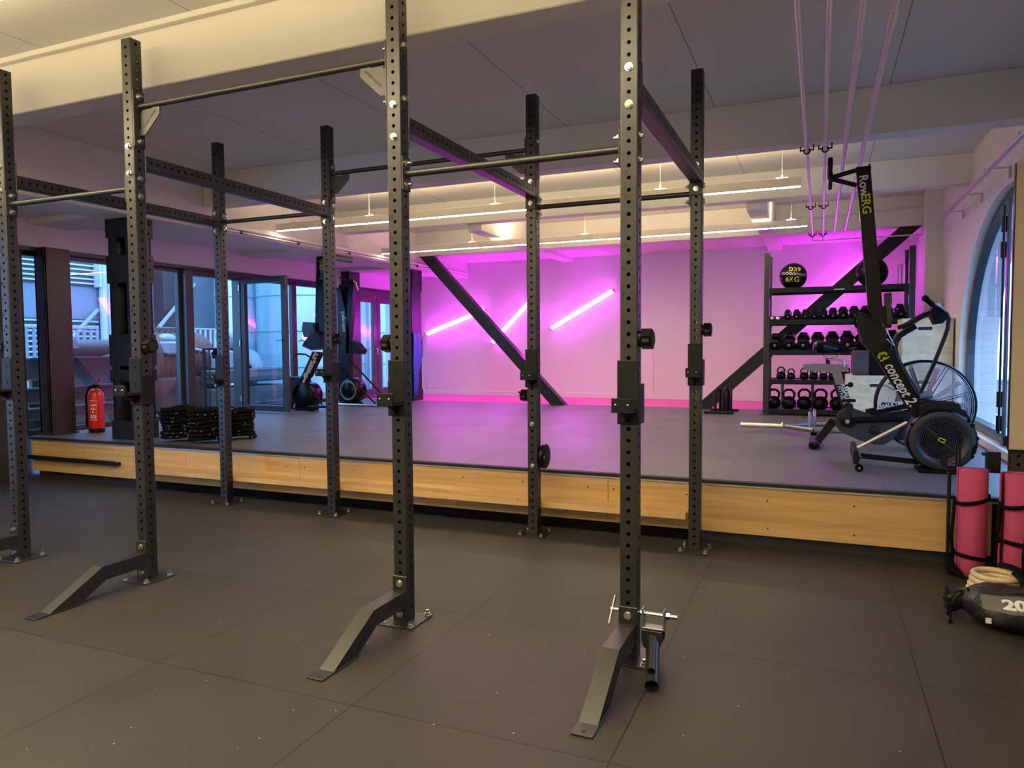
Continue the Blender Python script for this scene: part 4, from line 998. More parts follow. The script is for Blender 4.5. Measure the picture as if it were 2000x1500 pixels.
# ================================================================== rowing machine stored upright (right)
def rower_right():
    Y0 = 3.0
    t = thing('rowing_machine', 'black rowing machine stored upright beside the arched window', 'rowing machine', (at(1836, 860, Y=Y0).x, Y0, SZ))
    P = lambda pts: px_poly(pts, Y0)
    def sl(pts, y0, y1, nm, m, label=None, par=None):
        b = MB(); b.xz(P(pts), Y0+y0, Y0+y1); return part(nm, b, m, par or t, label)
    rail = sl([(1671, 329), (1699, 325), (1729, 668), (1703, 690)], -.035, .035, 'monorail', 'gloss')
    b = MB(); e = P([(1699, 328), (1722, 640)]); b.xz([(e[0][0], e[0][1]), (e[0][0]+.006, e[0][1]), (e[1][0]+.006, e[1][1]), (e[1][0], e[1][1])], Y0-.02, Y0+.02); part('rail_track', b, 'steel', rail, 'steel seat track along the rail')
    tx = MB(); p0 = at(1686, 368, Y=Y0-.0355); p1 = at(1691, 430, Y=Y0-.0355); dv = (Vector(p1)-Vector(p0)); dv.y = 0; dv.normalize(); vv = Vector((-dv.z, 0, dv.x))*1
    pw = at(1687, 362, Y=Y0-.0355); pe = at(1691, 398, Y=Y0-.0355)
    tx.text('Row', pw, dv, vv, .082, .0006, bold=.02); part('lettering', tx, 'white', rail)
    tx = MB(); tx.text('ERG', pe, dv, vv, .082, .0006, bold=.02); part('lettering', tx, 'yellow', rail)
    # rear leg folded on top
    b = MB()
    for a, c in (((1671, 333), (1626, 346)), ((1673, 362), (1626, 350))):
        A = at(*a, Y=Y0); B = at(*c, Y=Y0)
        for dy in (-.03, .03): b.tube([(A.x, Y0+dy, A.z), (B.x, Y0+dy, B.z)], .011, 8)
    lg = part('rear_leg', b, 'gloss', t)
    b = MB(); A = at(1621, 336, Y=Y0); b.box((A.x-.017, Y0-.26, A.z-.005), (A.x+.017, Y0+.26, A.z+.05), .008); A = at(1622, 354, Y=Y0); b.box((A.x-.014, Y0-.24, A.z-.02), (A.x+.014, Y0+.24, A.z+.02), .008); part('foot_bar', b, 'matte', lg)
    b = MB(); b.xz(P([(1696, 324), (1699, 320), (1701, 332), (1698, 334)]), Y0-.04, Y0+.04); part('end_cap', b, 'matte', t)
    sl([(1671, 620), (1676, 614), (1690, 620), (1704, 632), (1726, 640), (1730, 660), (1714, 689), (1698, 686), (1682, 668), (1674, 640)], -.13, .13, 'foot_stretcher', 'black')
    for dy in (-.11, .07):
        b = MB(); A = P([(1674, 640), (1668, 628), (1676, 610), (1690, 604), (1700, 620)]); b.tube([(x, Y0+dy+.02, z) for x, z in A], .007, 6); part('foot_strap', b, 'matte', t)
    # seat and linkage near the hinge
    b = MB(); A = P([(1709, 604), (1730, 596), (1742, 612), (1740, 640), (1724, 642)]); b.xz(A, Y0-.05, Y0+.05); part('hinge_bracket', b, 'black', t)
    mon = MB(); A = P([(1727, 574), (1739, 573), (1740, 590), (1738, 605), (1741, 622), (1739, 634), (1731, 635), (1729, 610)]); mon.xz(A, Y0-.10, Y0+.10); mo = part('monitor', mon, 'darkgrey', t)
    b = MB(); A = at(1722, 632, Y=Y0); B = at(1746, 676, Y=Y0); b.tube([(A.x, Y0-.05, A.z), (B.x, Y0-.05, B.z)], .005, 6); A = at(1722, 655, Y=Y0); b.tube([(A.x, Y0-.05, A.z), (B.x, Y0-.05, B.z)], .005, 6); b.tube([(A.x, Y0-.05, A.z+.06), (A.x, Y0-.05, A.z)], .006, 6); part('handle_hook', b, 'chrome', t)
    # lettered main beam
    boom = sl([(1700, 684), (1729, 668), (1805, 802), (1782, 814)], -.045, .045, 'boom', 'gloss')
    tx = MB(); A = at(1719, 702, Y=Y0-.0455); B = at(1787, 790, Y=Y0-.0455); a1 = at(1712, 684, Y=Y0-.0455)
    dv = (at(1789, 803, Y=Y0-.0455)-at(1714, 676, Y=Y0-.0455)); dv.y = 0; dv.normalize(); vv = Vector((-dv.z, 0, dv.x))
    tc = at(1758, 748, Y=Y0-.0455)
    tx.text('concept 2', tc+vv*-.002, dv, vv, .102, .0006, bold=.018, shear=.25, squash=.80); part('lettering', tx, 'white', boom)
    tx = MB(); lc = at(1724, 694, Y=Y0-.0455); n = 18
    arc = [(lc+dv*(-.026*math.cos(a))+vv*(.034*math.sin(a)-.002)) for a in [-2.2+k*4.4/n for k in range(n+1)]]; inn = [(lc+dv*(-.011*math.cos(a)+.006)+vv*(.022*math.sin(a)-.002)) for a in [-2.2+k*4.4/n for k in range(n+1)]]
    tx.add(arc+inn, [(i, i+1, n+2+i, n+1+i) for i in range(n)])
    q0 = lc+dv*.026-vv*.036
    tx.add([q0, q0+vv*.07, q0+vv*.07+dv*.010, q0+dv*.010], [(0, 1, 2, 3)]); q0 = lc+dv*.014; tx.add([q0-vv*.010, q0+vv*.010, q0+vv*.008+dv*.016, q0-vv*.008+dv*.016], [(0, 1, 2, 3)])
    part('logo', tx, 'yellow', boom)
    b = MB()
    for a in ((1778, 793), (1799, 793), (1708, 680)): A = at(*a, Y=Y0-.046); b.cyl((A.x, Y0-.045, A.z), (A.x, Y0-.052, A.z), .008, 8)
    part('bolt', b, 'chrome', boom)
    # frame plate over the flywheel
    sl([(1790, 800), (1800, 788), (1812, 783), (1868, 786), (1874, 797), (1882, 800), (1893, 822), (1886, 830), (1865, 812), (1812, 812), (1795, 812)], -.09, -.075, 'frame_plate', 'black')
    sl([(1790, 800), (1800, 788), (1812, 783), (1868, 786), (1874, 797), (1882, 800), (1893, 822), (1886, 830), (1865, 812), (1812, 812), (1795, 812)], .075, .09, 'frame_plate', 'black')
    c = at(1835, 857, Y=Y0); R = .222
    b = MB(); b.lathe([(R*.93, -.115), (R, -.10), (R*1.0, .10), (R*.93, .115), (R*.3, .115), (.01, .115)], (c.x, Y0, c.z), 'y', 48); fw = part('flywheel_housing', b, 'gloss', t)
    b = MB(); b.lathe([(R*.93, -.115), (R*.80, -.122), (R*.72, -.120), (R*.66, -.104), (R*.60, -.098)], (c.x, Y0, c.z), 'y', 48); part('front_ring', b, 'darkgrey', fw)
    b = MB(); rr = R*.60
    k = 0
    while rr > .03: b.lathe([(rr, -.100), (rr-.003, -.104), (rr-.006, -.100)], (c.x, Y0, c.z), 'y', 40); rr -= .0125
    for a in (.75, .75+PI): b.tube([(c.x+.02*math.cos(a)*1, Y0-.104, c.z-.02*math.sin(a)), (c.x+R*.62*math.cos(a), Y0-.104, c.z-R*.62*math.sin(a))], .0028, 5)
    part('guard', b, 'darkgrey', fw)
    b = MB(); b.lathe([(.001, -.085), (R*.62, -.085)], (c.x, Y0, c.z), 'y', 40); b.lathe([(.001, -.106), (.028, -.106), (.03, -.098)], (c.x, Y0, c.z), 'y', 24); part('hub', b, 'matte', fw)
    tx = MB(); tx.text('C2', (c.x, Y0-.1065, c.z), X_*.9-Z_*.4, Z_*.9+X_*.4, .042, .0006, bold=.03); part('logo', tx, 'yellow', fw)
    b = MB()
    for i in range(10):
        a = 2*PI*i/10+.2; b.box((-.012, -.118, R*.94), (.012, -.09, R*1.015), .003, Matrix.Translation((c.x, Y0, c.z)) @ Matrix.Rotation(a, 4, 'Y'))
    part('rim_clip', b, 'matte', fw)
    # base: lower foot under the wheel and legs
    b = MB(); b.box((c.x-.15, Y0-.14, SZ), (c.x+.12, Y0+.14, SZ+.02), .008); A = at(1898, 830, Y=Y0); b.box((A.x-.03, Y0-.12, A.z-.01), (A.x+.0, Y0+.12, A.z+.02), .006); b.xz(P([(1893, 868), (1903, 862), (1900, 880), (1890, 888)]), Y0-.12, Y0+.12); part('foot', b, 'matte', t)
    A = at(1772, 825, Y=Y0-.14); B = at(1675, 875, Y=Y0-.14)
    for dy in (-.14,): b = MB(); b.tube([(A.x, Y0+dy, A.z), (B.x, Y0+dy, B.z)], .012, 10); part('leg_strut', b, 'alu', t)
    b = MB(); C0 = at(1669, 871, Y=Y0); C1 = at(1672, 896, Y=Y0); b.box((C0.x-.018, Y0-.28, C1.z), (C0.x+.018, Y0+.28, C0.z), .006); part('front_leg', b, 'black', t)
    wc = at(1675, 905, Y=Y0)
    for dy in (-.24, .24): b = MB(); b.cyl((wc.x, Y0+dy-.012, SZ+.028), (wc.x, Y0+dy+.012, SZ+.028), .028, 20); w_ = part('caster', b, 'matte', t); b = MB(); b.cyl((wc.x, Y0+dy-.014, SZ+.028), (wc.x, Y0+dy-.012, SZ+.028), .008, 10); part('axle', b, 'chrome', w_)
    A = at(1681, 890, Y=Y0); B = at(1792, 902, Y=Y0)
    b = MB(); b.tube([(A.x, Y0-.06, A.z), (B.x, Y0-.06, B.z)], .012, 8); b.tube([(A.x, Y0+.06, A.z), (B.x, Y0+.06, B.z)], .012, 8); part('base_tube', b, 'gloss', t)
rower_right()

# ================================================================== fan bike
def fan_bike():
    Y0 = 4.1
    t = thing('fan_bike', 'black fan bike with big caged wheel behind the upright rower', 'exercise bike', (1.2, Y0, SZ))
    P = lambda pts, dy=0: px_poly(pts, Y0+dy)
    def tb(pts, r, nm, m, par=None, n=10, y=0, **k):
        b = MB(); b.tube([(x, Y0+y, z) for x, z in P(pts)], r, n, **k); return part(nm, b, m, par or t)
    def sl(pts, y0, y1, nm, m, par=None): b = MB(); b.xz(P(pts), Y0+y0, Y0+y1); return part(nm, b, m, par or t)
    # saddle: lofted sections along its length
    A = at(1588, 682, Y=Y0); L_ = .30
    def saddle(): 
        b = MB(); secs = []; n = 14
        prof = [(0, .010, .03), (.01, .07, .09), (.04, .105, .135), (.09, .10, .14), (.15, .06, .11), (.21, .034, .075), (.27, .028, .06), (.315, .022, .048), (.33, .008, .02)]
        for u, hw_, hh in prof: secs.append([Vector((A.x-.005+u, Y0+hw_*math.cos(2*PI*i/n), A.z-.03+.042-.07*u+hh*.5*math.sin(2*PI*i/n)*(1 if math.sin(2*PI*i/n) > 0 else .8))) for i in range(n)])
        for a, c in zip(secs, secs[1:]): b.add(a+c, [(i, (i+1) % n, n+(i+1) % n, n+i) for i in range(n)], True)
        b.add(secs[0], [tuple(range(n))]); b.add(secs[-1], [tuple(range(n))])
        return part('saddle', b, 'gloss', t)
    saddle()
    tb([(1608, 694), (1616, 702), (1632, 697), (1640, 692)], .005, 'saddle_rail', 'chrome', y=-.02); tb([(1617, 700), (1617, 714)], .018, 'saddle_clamp', 'black')
    tb([(1618, 702), (1642, 702), (1648, 708), (1649, 716)], .010, 'adjust_lever', 'alu', y=-.03)
    sl([(1568, 712), (1596, 710), (1656, 712), (1656, 725), (1600, 726), (1570, 723)], -.032, .032, 'seat_slider', 'grey')
    sl([(1624, 725), (1642, 725), (1651, 755), (1634, 758)], -.028, .028, 'seat_post', 'grey')
    ms = sl([(1628, 752), (1650, 750), (1666, 792), (1668, 812), (1650, 812), (1640, 786)], -.04, .04, 'seat_tube', 'black')
    tx = MB(); dv = at(1656, 788, Y=Y0-.041)-at(1645, 757, Y=Y0-.041); dv.y = 0; dv.normalize(); vv = Vector((-dv.z, 0, dv.x))
    tx.text('ASSAULT', at(1651, 770, Y=Y0-.041)+vv*.006, dv, vv, .048, .0006, bold=.03); tx.text('FITNESS', at(1643, 772, Y=Y0-.041)+vv*.004, dv, vv, .048, .0006); part('lettering', tx, 'white', ms)
    b = MB(); A2 = at(1661, 751, Y=Y0); b.sphere((A2.x, Y0-.03, A2.z), .024, 14, 10); b.tube([(A2.x-.01, Y0-.03, A2.z), (at(1650, 753, Y=Y0).x, Y0-.02, at(1650, 753, Y=Y0).z)], .008, 8); part('adjust_knob', b, 'gloss', t)
    # rear leg, foot
    sl([(1622, 816), (1636, 824), (1601, 868), (1588, 862)], -.03, .03, 'rear_leg', 'black')
    b = MB(); A3 = at(1590, 872, Y=Y0-.25); b.box((A3.x-.045, Y0-.26, SZ+.012), (A3.x+.045, Y0+.26, SZ+.065), .014); f_ = part('rear_foot', b, 'gloss', t)
    b = MB()
    for dy in (-.22, .22): b.cyl((A3.x, Y0+dy, SZ), (A3.x, Y0+dy, SZ+.013), .022, 12)
    part('foot_pad', b, 'matte', f_)
    # chain guard
    c0 = at(1657, 820, Y=Y0-.1); 
    pts = []
    for a in range(90, 275, 15): pts.append((1657+26*math.cos(math.radians(a)), 820-26*math.sin(math.radians(a))))
    pts = [(1657+26*math.cos(math.radians(a)), 820-26*math.sin(math.radians(a))) for a in range(60, 240, 15)]
    pts += [(1652, 846), (1680, 858), (1706, 866), (1724, 866), (1742, 856), (1754, 838), (1752, 824), (1720, 818), (1695, 806)]
    g = sl(pts, -.10, -.06, 'chain_guard', 'darkgrey')
    b = MB(); e = at(1708, 841, Y=Y0-.1); b.sphere((e.x, Y0-.10, e.z), .042, 18, 8, (1, .35, 1)); part('guard_cap', b, 'black', g); b = MB(); b.lathe([(.001, -.104), (.07, -.104), (.075, -.10)], (c0.x, Y0, c0.z), 'y', 24); part('guard_cap', b, 'black', g)
    tb([(1657, 822), (1657, 790), (1654, 778)], .012, 'crank', 'black', y=-.13); 
    b = MB(); pd = at(1656, 782, Y=Y0-.15); b.box((pd.x-.05, Y0-.23, pd.z-.01), (pd.x+.06, Y0-.14, pd.z+.015), .005, None); part('pedal', b, 'gloss', t)
    tb([(1664, 818), (1762, 815)], .024, 'foot_peg', 'gloss', y=-.13, n=14)
    b = MB(); e = at(1655, 823, Y=Y0-.14); b.cyl((e.x, Y0-.16, e.z), (e.x, Y0-.13, e.z), .018, 12); part('crank_bolt', b, 'chrome', t)
    # frame tube with lettering
    ft = sl([(1690, 800), (1768, 782), (1774, 790), (1774, 797), (1692, 812)], -.035, .035, 'frame_tube', 'gloss')
    tx = MB(); dv = at(1758, 786, Y=Y0)-at(1724, 794, Y=Y0); dv.y = 0; dv.normalize(); tx.text('ASSAULTBIKE', at(1742, 791, Y=Y0-.036), dv, Vector((-dv.z, 0, dv.x)), .042, .0006, bold=.03, shear=.2); part('lettering', tx, 'white', ft)
    sl([(1690, 812), (1780, 800), (1800, 830), (1760, 860), (1700, 850)], -.02, .03, 'lower_frame', 'black')
    # console post
    tb([(1788, 636), (1770, 646), (1755, 656), (1748, 668), (1746, 682), (1750, 700), (1765, 728), (1788, 768), (1798, 790)], .030, 'front_post', 'gloss', n=14)
    b = MB(); A4 = P([(1822, 596), (1832, 602), (1850, 620), (1838, 632), (1824, 634), (1812, 612)]); b.xz(A4, Y0-.09, Y0+.09); mo = part('console', b, 'gloss', t)
    b = MB(); A4 = P([(1824, 594), (1831, 592), (1851, 618), (1848, 622)]); b.xz(A4, Y0-.095, Y0+.095); part('console_back', b, 'alu', mo)
    tb([(1757, 640), (1772, 634), (1792, 622), (1812, 612)], .020, 'grip', 'gloss', y=-.16, n=12); tb([(1757, 640), (1772, 634), (1792, 622), (1812, 612)], .020, 'grip', 'gloss', y=.16, n=12)
    for dy in (-.24,):
        h = tb([(1800, 587), (1812, 597), (1828, 606), (1840, 614), (1844, 624), (1842, 642), (1836, 660), (1815, 712), (1790, 765)], .016, 'handlebar', 'gloss', y=dy, n=12)
        A5 = at(1800, 586, Y=Y0+dy); b = MB(); b.sphere((A5.x+(dy*0), Y0+dy, at(1800, 586, Y=Y0).z), .028, 14, 10); b2 = at(1800, 586, Y=Y0)
        b = MB(); b.sphere((b2.x, Y0+dy, b2.z), .027, 14, 10); b.tube([(b2.x, Y0+dy, b2.z), (at(1815, 599, Y=Y0).x, Y0+dy, at(1815, 599, Y=Y0).z)], .022, 10); part('grip_end', b, 'matte', h)
    # fan wheel
    c = at(1804, 790, Y=Y0+.1); R = .378; cz = max(c.z, SZ+.03+R)
    b = MB()
    for y in (-.08, .08): b.tube([(c.x+R*math.cos(a), Y0+.1+y, c.z+R*math.sin(a)) for a in [k*PI/32 for k in range(64)]], .010, 8, closed=True)
    b.tube([(c.x+R*1.01*math.cos(a), Y0+.1, c.z+R*1.01*math.sin(a)) for a in [k*PI/32 for k in range(64)]], .008, 6, closed=True)
    cg = part('fan_cage', b, 'gloss', t)
    b = MB()
    rr = R-.012
    while rr > .09:
        for y in (-.085-.03*(1-rr/R), .085+.03*(1-rr/R)): b.tube([(c.x+rr*math.cos(a), Y0+.1+y, c.z+rr*math.sin(a)) for a in [k*PI/24 for k in range(48)]], .0022, 4, closed=True)
        rr -= .0135
    part('wire_guard', b, 'alu', cg)
    b = MB()
    for i in range(8):
        a = 2*PI*i/8+.3
        for y in (-.09, .09): b.tube([(c.x+.07*math.cos(a), Y0+.1+y*1.25, c.z+.07*math.sin(a)), (c.x+R*math.cos(a), Y0+.1+y*.9, c.z+R*math.sin(a))], .004, 5)
    part('guard_spoke', b, 'gloss', cg)
    b = MB()
    for i in range(10):
        a = 2*PI*i/10; d = Vector((math.cos(a), 0, math.sin(a))); n2 = Vector((-d.z, 0, d.x)); q0 = Vector((c.x, Y0+.1, c.z))+d*.08; q1 = Vector((c.x, Y0+.1, c.z))+d*.33
        o1 = n2*.012+Y_*.03
        b.add([q0-o1, q0+o1, q1+o1*1.3, q1-o1*1.3], [(0, 1, 2, 3)])
    fb = part('fan_blade', b, 'grey', t); so = fb.modifiers.new('s', 'SOLIDIFY'); so.thickness = .003
    b = MB(); b.lathe([(.001, -.13), (.05, -.13), (.075, -.10), (.075, .10), (.05, .13), (.001, .13)], (c.x, Y0+.1, c.z), 'y', 28); part('hub', b, 'darkgrey', t)
    b = MB(); e = at(1806, 770, Y=Y0); b.cyl((e.x-.05, Y0-.13, e.z), (e.x+.04, Y0-.13, e.z+.01), .032, 16); part('handle_pivot', b, 'grey', t)
    sl([(1780, 772), (1872, 790), (1874, 800), (1780, 800)], -.10, -.08, 'fork_plate', 'black'); sl([(1780, 772), (1872, 790), (1874, 800), (1780, 800)], .26, .28, 'fork_plate', 'black')
    b = MB(); e = c.x+.02; b.box((e-.03, Y0-.28, SZ+.012), (e+.05, Y0+.28, SZ+.06), .012); ff = part('front_foot', b, 'alu', t)
    b = MB()
    for dy in (-.24, .24): b.cyl((e, Y0+dy, SZ), (e, Y0+dy, SZ+.013), .022, 12)
    part('foot_pad', b, 'matte', ff)
    b = MB(); b.tube([(e+.01, Y0-.12, SZ+.04), (c.x+.01, Y0-.12, c.z)], .018, 8); b.tube([(e+.01, Y0+.28, SZ+.04), (c.x+.01, Y0+.28, c.z)], .018, 8); part('fork_leg', b, 'gloss', t)
fan_bike()

# ================================================================== rowing machine and ski trainer at the back left
def rower_left():
    Y0 = 5.70
    bx = at(605, 797, Y=Y0).x
    t = thing('rowing_machine', 'upright rowing machine with lettered beam by the glass wall at the back left', 'rowing machine', (bx, Y0, SZ))
    P = lambda pts: px_poly(pts, Y0)
    def sl(pts, y0, y1, nm, m, par=None): b = MB(); b.xz(P(pts), Y0+y0, Y0+y1); return part(nm, b, m, par or t)
    rail = sl([(621, 500), (637, 499), (636, 650), (618, 650)], -.035, .035, 'monorail', 'gloss')
    b = MB(); A = P([(637, 503), (644, 503), (648, 650), (636, 650)]); b.xz(A, Y0-.03, Y0+.02); part('rail_side', b, 'grey', rail)
    tx = MB(); dv = Vector((0, 0, 1)); tx.text('Row', at(627, 536, Y=Y0-.036), dv, -X_, .082, .0006, bold=.02); part('lettering', tx, 'grey', rail)
    tx = MB(); tx.text('ERG', at(628, 517, Y=Y0-.036), dv, -X_, .082, .0006, bold=.02); part('lettering', tx, 'yellow', rail)
    b = MB(); A = at(668, 505, Y=Y0); B = at(644, 503, Y=Y0); b.tube([(A.x, Y0, A.z-.01), (B.x, Y0, B.z)], .012, 8); b.box((A.x-.03, Y0-.25, A.z-.04), (A.x+.01, Y0+.25, A.z+.03), .01); part('rear_leg', b, 'gloss', t)
    mo = sl([(600, 629), (620, 630), (622, 655), (618, 660), (602, 658), (598, 645)], -.10, -.06, 'monitor', 'darkgrey')
    b = MB(); b.tube([(x, Y0-.04, z) for x, z in P([(618, 645), (632, 652)])], .014, 8); part('monitor_arm', b, 'gloss', t)
    sl([(600, 676), (604, 668), (618, 650), (632, 648), (638, 670), (640, 680), (618, 684)], -.12, .12, 'foot_stretcher', 'gloss')
    b = MB(); b.tube([(x, Y0-.13, z) for x, z in P([(595, 668), (598, 664), (610, 668), (606, 674)])], .006, 6); b.tube([(x, Y0-.13, z) for x, z in P([(588, 694), (594, 691), (608, 692), (618, 698), (622, 704)])], .012, 8); part('handle', b, 'matte', t)
    boom = sl([(614, 686), (630, 688), (608, 735), (598, 745), (590, 740)], -.045, .045, 'boom', 'gloss')
    A, B = at(602, 735, Y=Y0-.0455), at(622, 690, Y=Y0-.0455); dv = B-A; dv.y = 0; dv.normalize(); vv = Vector((-dv.z, 0, dv.x))
    tx = MB(); tx.text('concept 2', at(610, 709, Y=Y0-.0455), dv, vv, .105, .0006, bold=.02, shear=.2, squash=.8); part('lettering', tx, 'white', boom)
    tx = MB(); q = at(597, 735, Y=Y0-.046); tx.text('C', q, dv, vv, .10, .0008, bold=.05); part('logo', tx, 'yellow', boom)
    b = MB(); b.tube([(x, Y0-.09, z) for x, z in P([(624, 688), (600, 747), (582, 795)])], .017, 6, up=(0, 1, 0)); part('leg_strut', b, 'beige', t)
    sl([(566, 740), (572, 735), (596, 737), (598, 745), (578, 798), (570, 797), (566, 780)], -.12, .12, 'frame_plate', 'black')
    c = at(600, 770, Y=Y0); R = .19
    b = MB(); b.lathe([(.001, -.12), (R*.9, -.12), (R, -.10), (R, .12), (R*.9, .135), (.001, .135)], (c.x, Y0, SZ+.03+R), 'y', 40); fw = part('flywheel_housing', b, 'gloss', t)
    b = MB(); b.box((c.x-.13, Y0-.12, SZ), (c.x+.12, Y0+.12, SZ+.04), .01); part('foot', b, 'matte', t)
    b = MB(); A = at(617, 755, Y=Y0); B = at(640, 789, Y=Y0); b.tube([(A.x, Y0-.13, A.z), (B.x, Y0-.13, B.z)], .014, 8); b.tube([(at(612, 793, Y=Y0).x, Y0-.12, SZ+.06), (at(655, 789, Y=Y0).x, Y0-.12, SZ+.07)], .020, 8); part('base_tube', b, 'gloss', t)
    b = MB(); A = at(610, 800, Y=Y0-.2); b.cyl((A.x, Y0-.22, SZ+.028), (A.x, Y0-.19, SZ+.028), .028, 16); part('caster', b, 'matte', t)
rower_left()
def ski():
    Y0 = 6.7
    t = thing('ski_trainer', 'black machine with V shaped arms and hanging handles beside the double door', 'exercise machine', (at(690, 780, Y=Y0).x, Y0, SZ))
    P = lambda pts: px_poly(pts, Y0)
    def sl(pts, y0, y1, nm, m, par=None): b = MB(); b.xz(P(pts), Y0+y0, Y0+y1); return part(nm, b, m, par or t)
    sl([(664, 690), (686, 690), (686, 784), (666, 784)], -.05, .05, 'column', 'gloss')
    a1 = sl([(661, 560), (666, 558), (684, 640), (688, 690), (668, 690)], -.04, .04, 'arm', 'gloss')
    tx = MB(); A, B = at(668, 652, Y=Y0-.041), at(666, 600, Y=Y0-.041); dv = B-A; dv.y = 0; dv.normalize(); tx.text('concept2', at(670, 628, Y=Y0-.041), dv, Vector((-dv.z, 0, dv.x)), .09, .0006, bold=.02); part('lettering', tx, 'white', a1)
    sl([(684, 550), (694, 550), (690, 610), (684, 690), (678, 690), (680, 620)], -.04, .04, 'arm', 'gloss')
    sl([(668, 561), (684, 561), (678, 626), (670, 600)], -.02, .02, 'web', 'matte')
    b = MB(); b.tube([(x, Y0, z) for x, z in P([(662, 543), (688, 546)])], .008, 8); b.sphere((at(690, 549, Y=Y0).x, Y0-.02, at(690, 549, Y=Y0).z), .035, 12, 8, (1.2, 1, .8)); part('top_bar', b, 'gloss', t)
    for pts in ([(664, 546), (663, 552), (663, 562)], [(694, 549), (699, 553), (701, 562), (704, 568)]):
        b = MB(); b.tube([(x, Y0-.05, z) for x, z in P(pts)], .012, 8); part('handle', b, 'ringwood', t, 'pale curved handle')
    b = MB(); b.xz(P([(690, 665), (700, 670), (708, 680), (712, 684), (708, 692), (694, 690)]), Y0-.08, Y0+.08); part('monitor_holder', b, 'black', t)
    c = at(690, 755, Y=Y0); R = .20
    b = MB(); b.lathe([(.001, -.14), (R*.55, -.14), (R*.6, -.12), (R*.9, -.12), (R, -.09), (R, .10), (.001, .11)], (c.x, Y0-.02, SZ+.04+R), 'y', 40); fw = part('flywheel_housing', b, 'gloss', t)
    b = MB(); b.lathe([(R*.62, -.125), (R*.7, -.132), (R*.78, -.125)], (c.x, Y0-.02, SZ+.04+R), 'y', 40); part('ring', b, 'grey', fw)
    b = MB(); b.box((c.x-.2, Y0-.12, SZ), (c.x+.1, Y0+.12, SZ+.045), .008); part('foot', b, 'matte', t)
    for a, c2 in (((664, 715), (734, 789)), ((686, 702), (752, 776))):
        A = at(*a, Y=Y0); B = at(*c2, Y=Y0-.05); b = MB(); b.tube([(A.x, Y0-.06, A.z), (B.x, Y0-.05, max(SZ+.015, B.z))], .014, 8); part('strut', b, 'gloss', t)
    p0 = at(655, 790, Z=SZ+.02); p1 = at(771, 793, Z=SZ+.02)
    b = MB(); b.cyl((p0.x, p0.y, SZ+.0205), (p1.x, p0.y+(p1.y-p0.y), SZ+.0205), .020, 14)
    tag(b.build('steel_tube', 'steel'), 'bright steel tube lying on the platform at the back left', 'tube')
ski()

# ================================================================== foreground right: mats, rings, bag, stand
def mat_roll(cx, cy, r, h, label, flap=0.0, straps=(.44, .12), mark=False, tilt=.05, ang=PI):
    t = thing('rolled_mat', label, 'exercise mat', (cx, cy, 0), 'rolled pink mats beside the platform')
    b = MB(); th = .0085; turns = 4.6; n = int(turns*26); outer = []; inn = []
    for i in range(n+1):
        a = ang-2*PI*i/26; rr = r-(r-.022)*i/n
        if i < 14: rr += flap*(1-i/14)
        outer.append((cx+rr*math.cos(a), cy+rr*math.sin(a))); rr -= th; inn.append((cx+rr*math.cos(a), cy+rr*math.sin(a)))
    zs = [0, .006, h-.006, h]; off = [.004, 0, 0, .004]
    vs = []
    for z, o_ in zip(zs, off):
        for (x, y) in outer: vs.append((cx+(x-cx)*(1-o_/r), cy+(y-cy)*(1-o_/r), z+tilt*0))
    m_ = n+1
    b.add(vs, [(k*m_+i, k*m_+i+1, (k+1)*m_+i+1, (k+1)*m_+i) for k in range(3) for i in range(n)], True)
    b.add([(x, y, z) for z in (0, h) for x, y in inn], [(i, i+1, m_+i+1, m_+i) for i in range(n)], True)
    for z in (0, h): b.add([(cx+(x-cx)*(1-.004/r), cy+(y-cy)*(1-.004/r), z) for x, y in outer]+[(x, y, z) for x, y in inn], [(i, i+1, m_+i+1, m_+i) for i in range(n)])
    for e in (0, n): b.add([(*outer[e], 0), (*outer[e], h), (*inn[e], h), (*inn[e], 0)], [(0, 1, 2, 3)])
    part('mat', b, 'pink', t)
    b = MB(); R = r+flap*.3+.002
    for s, z0 in enumerate(straps):
        nn = 36; lo = []; hi = []
        for i in range(nn):
            a = 2*PI*i/nn; z = z0+(.022 if s == 0 else -.012)*math.cos(a-.3); lo.append((cx+R*math.cos(a), cy+R*math.sin(a), z-.011)); hi.append((cx+R*math.cos(a), cy+R*math.sin(a), z+.011))
        b.add(lo+hi, [(i, (i+1) % nn, nn+(i+1) % nn, nn+i) for i in range(nn)], True)
    b.tube([(cx-R-.002, cy, straps[0]), (cx-R-.006, cy-.01, .36), (cx-R-.014, cy, .22), (cx-R-.006, cy, straps[1])], .006, 6)
    so = part('strap', b, 'matte', t); md = so.modifiers.new('s', 'SOLIDIFY'); md.thickness = .003; md.offset = 1
    if mark:
        b = MB(); a = 4.0
        for dz, s in ((.20, .03), (.155, .022)):
            q0 = Vector((cx+(r+.001)*math.cos(a), cy+(r+.001)*math.sin(a), dz)); u = Vector((-math.sin(a), math.cos(a), 0))
            if s > .025:
                for sgn in (1, -1): b.tube([q0+u*sgn*.004, q0+u*sgn*.018+Z_*.014, q0+u*sgn*.004+Z_*.03], .0025, 5)
            else: b.text('as', q0, Z_, -u, .05, .001, bold=.01)
        part('print', b, 'white', t)
    return t
mat_roll(1.572, 1.895, .084, .622, 'leftmost upright pink rolled mat with black straps beside the platform', .004, (.445, .115), ang=2.6)
mat_roll(1.768, 1.732, .084, .632, 'middle pink rolled mat, behind the wooden rings', .012, (.47, .25), ang=PI)
mat_roll(1.845, 1.49, .090, .632, 'pink rolled mat at the right edge of the photo with a pale print', .0, (.50, .10), mark=True, ang=2.2)
b = MB()
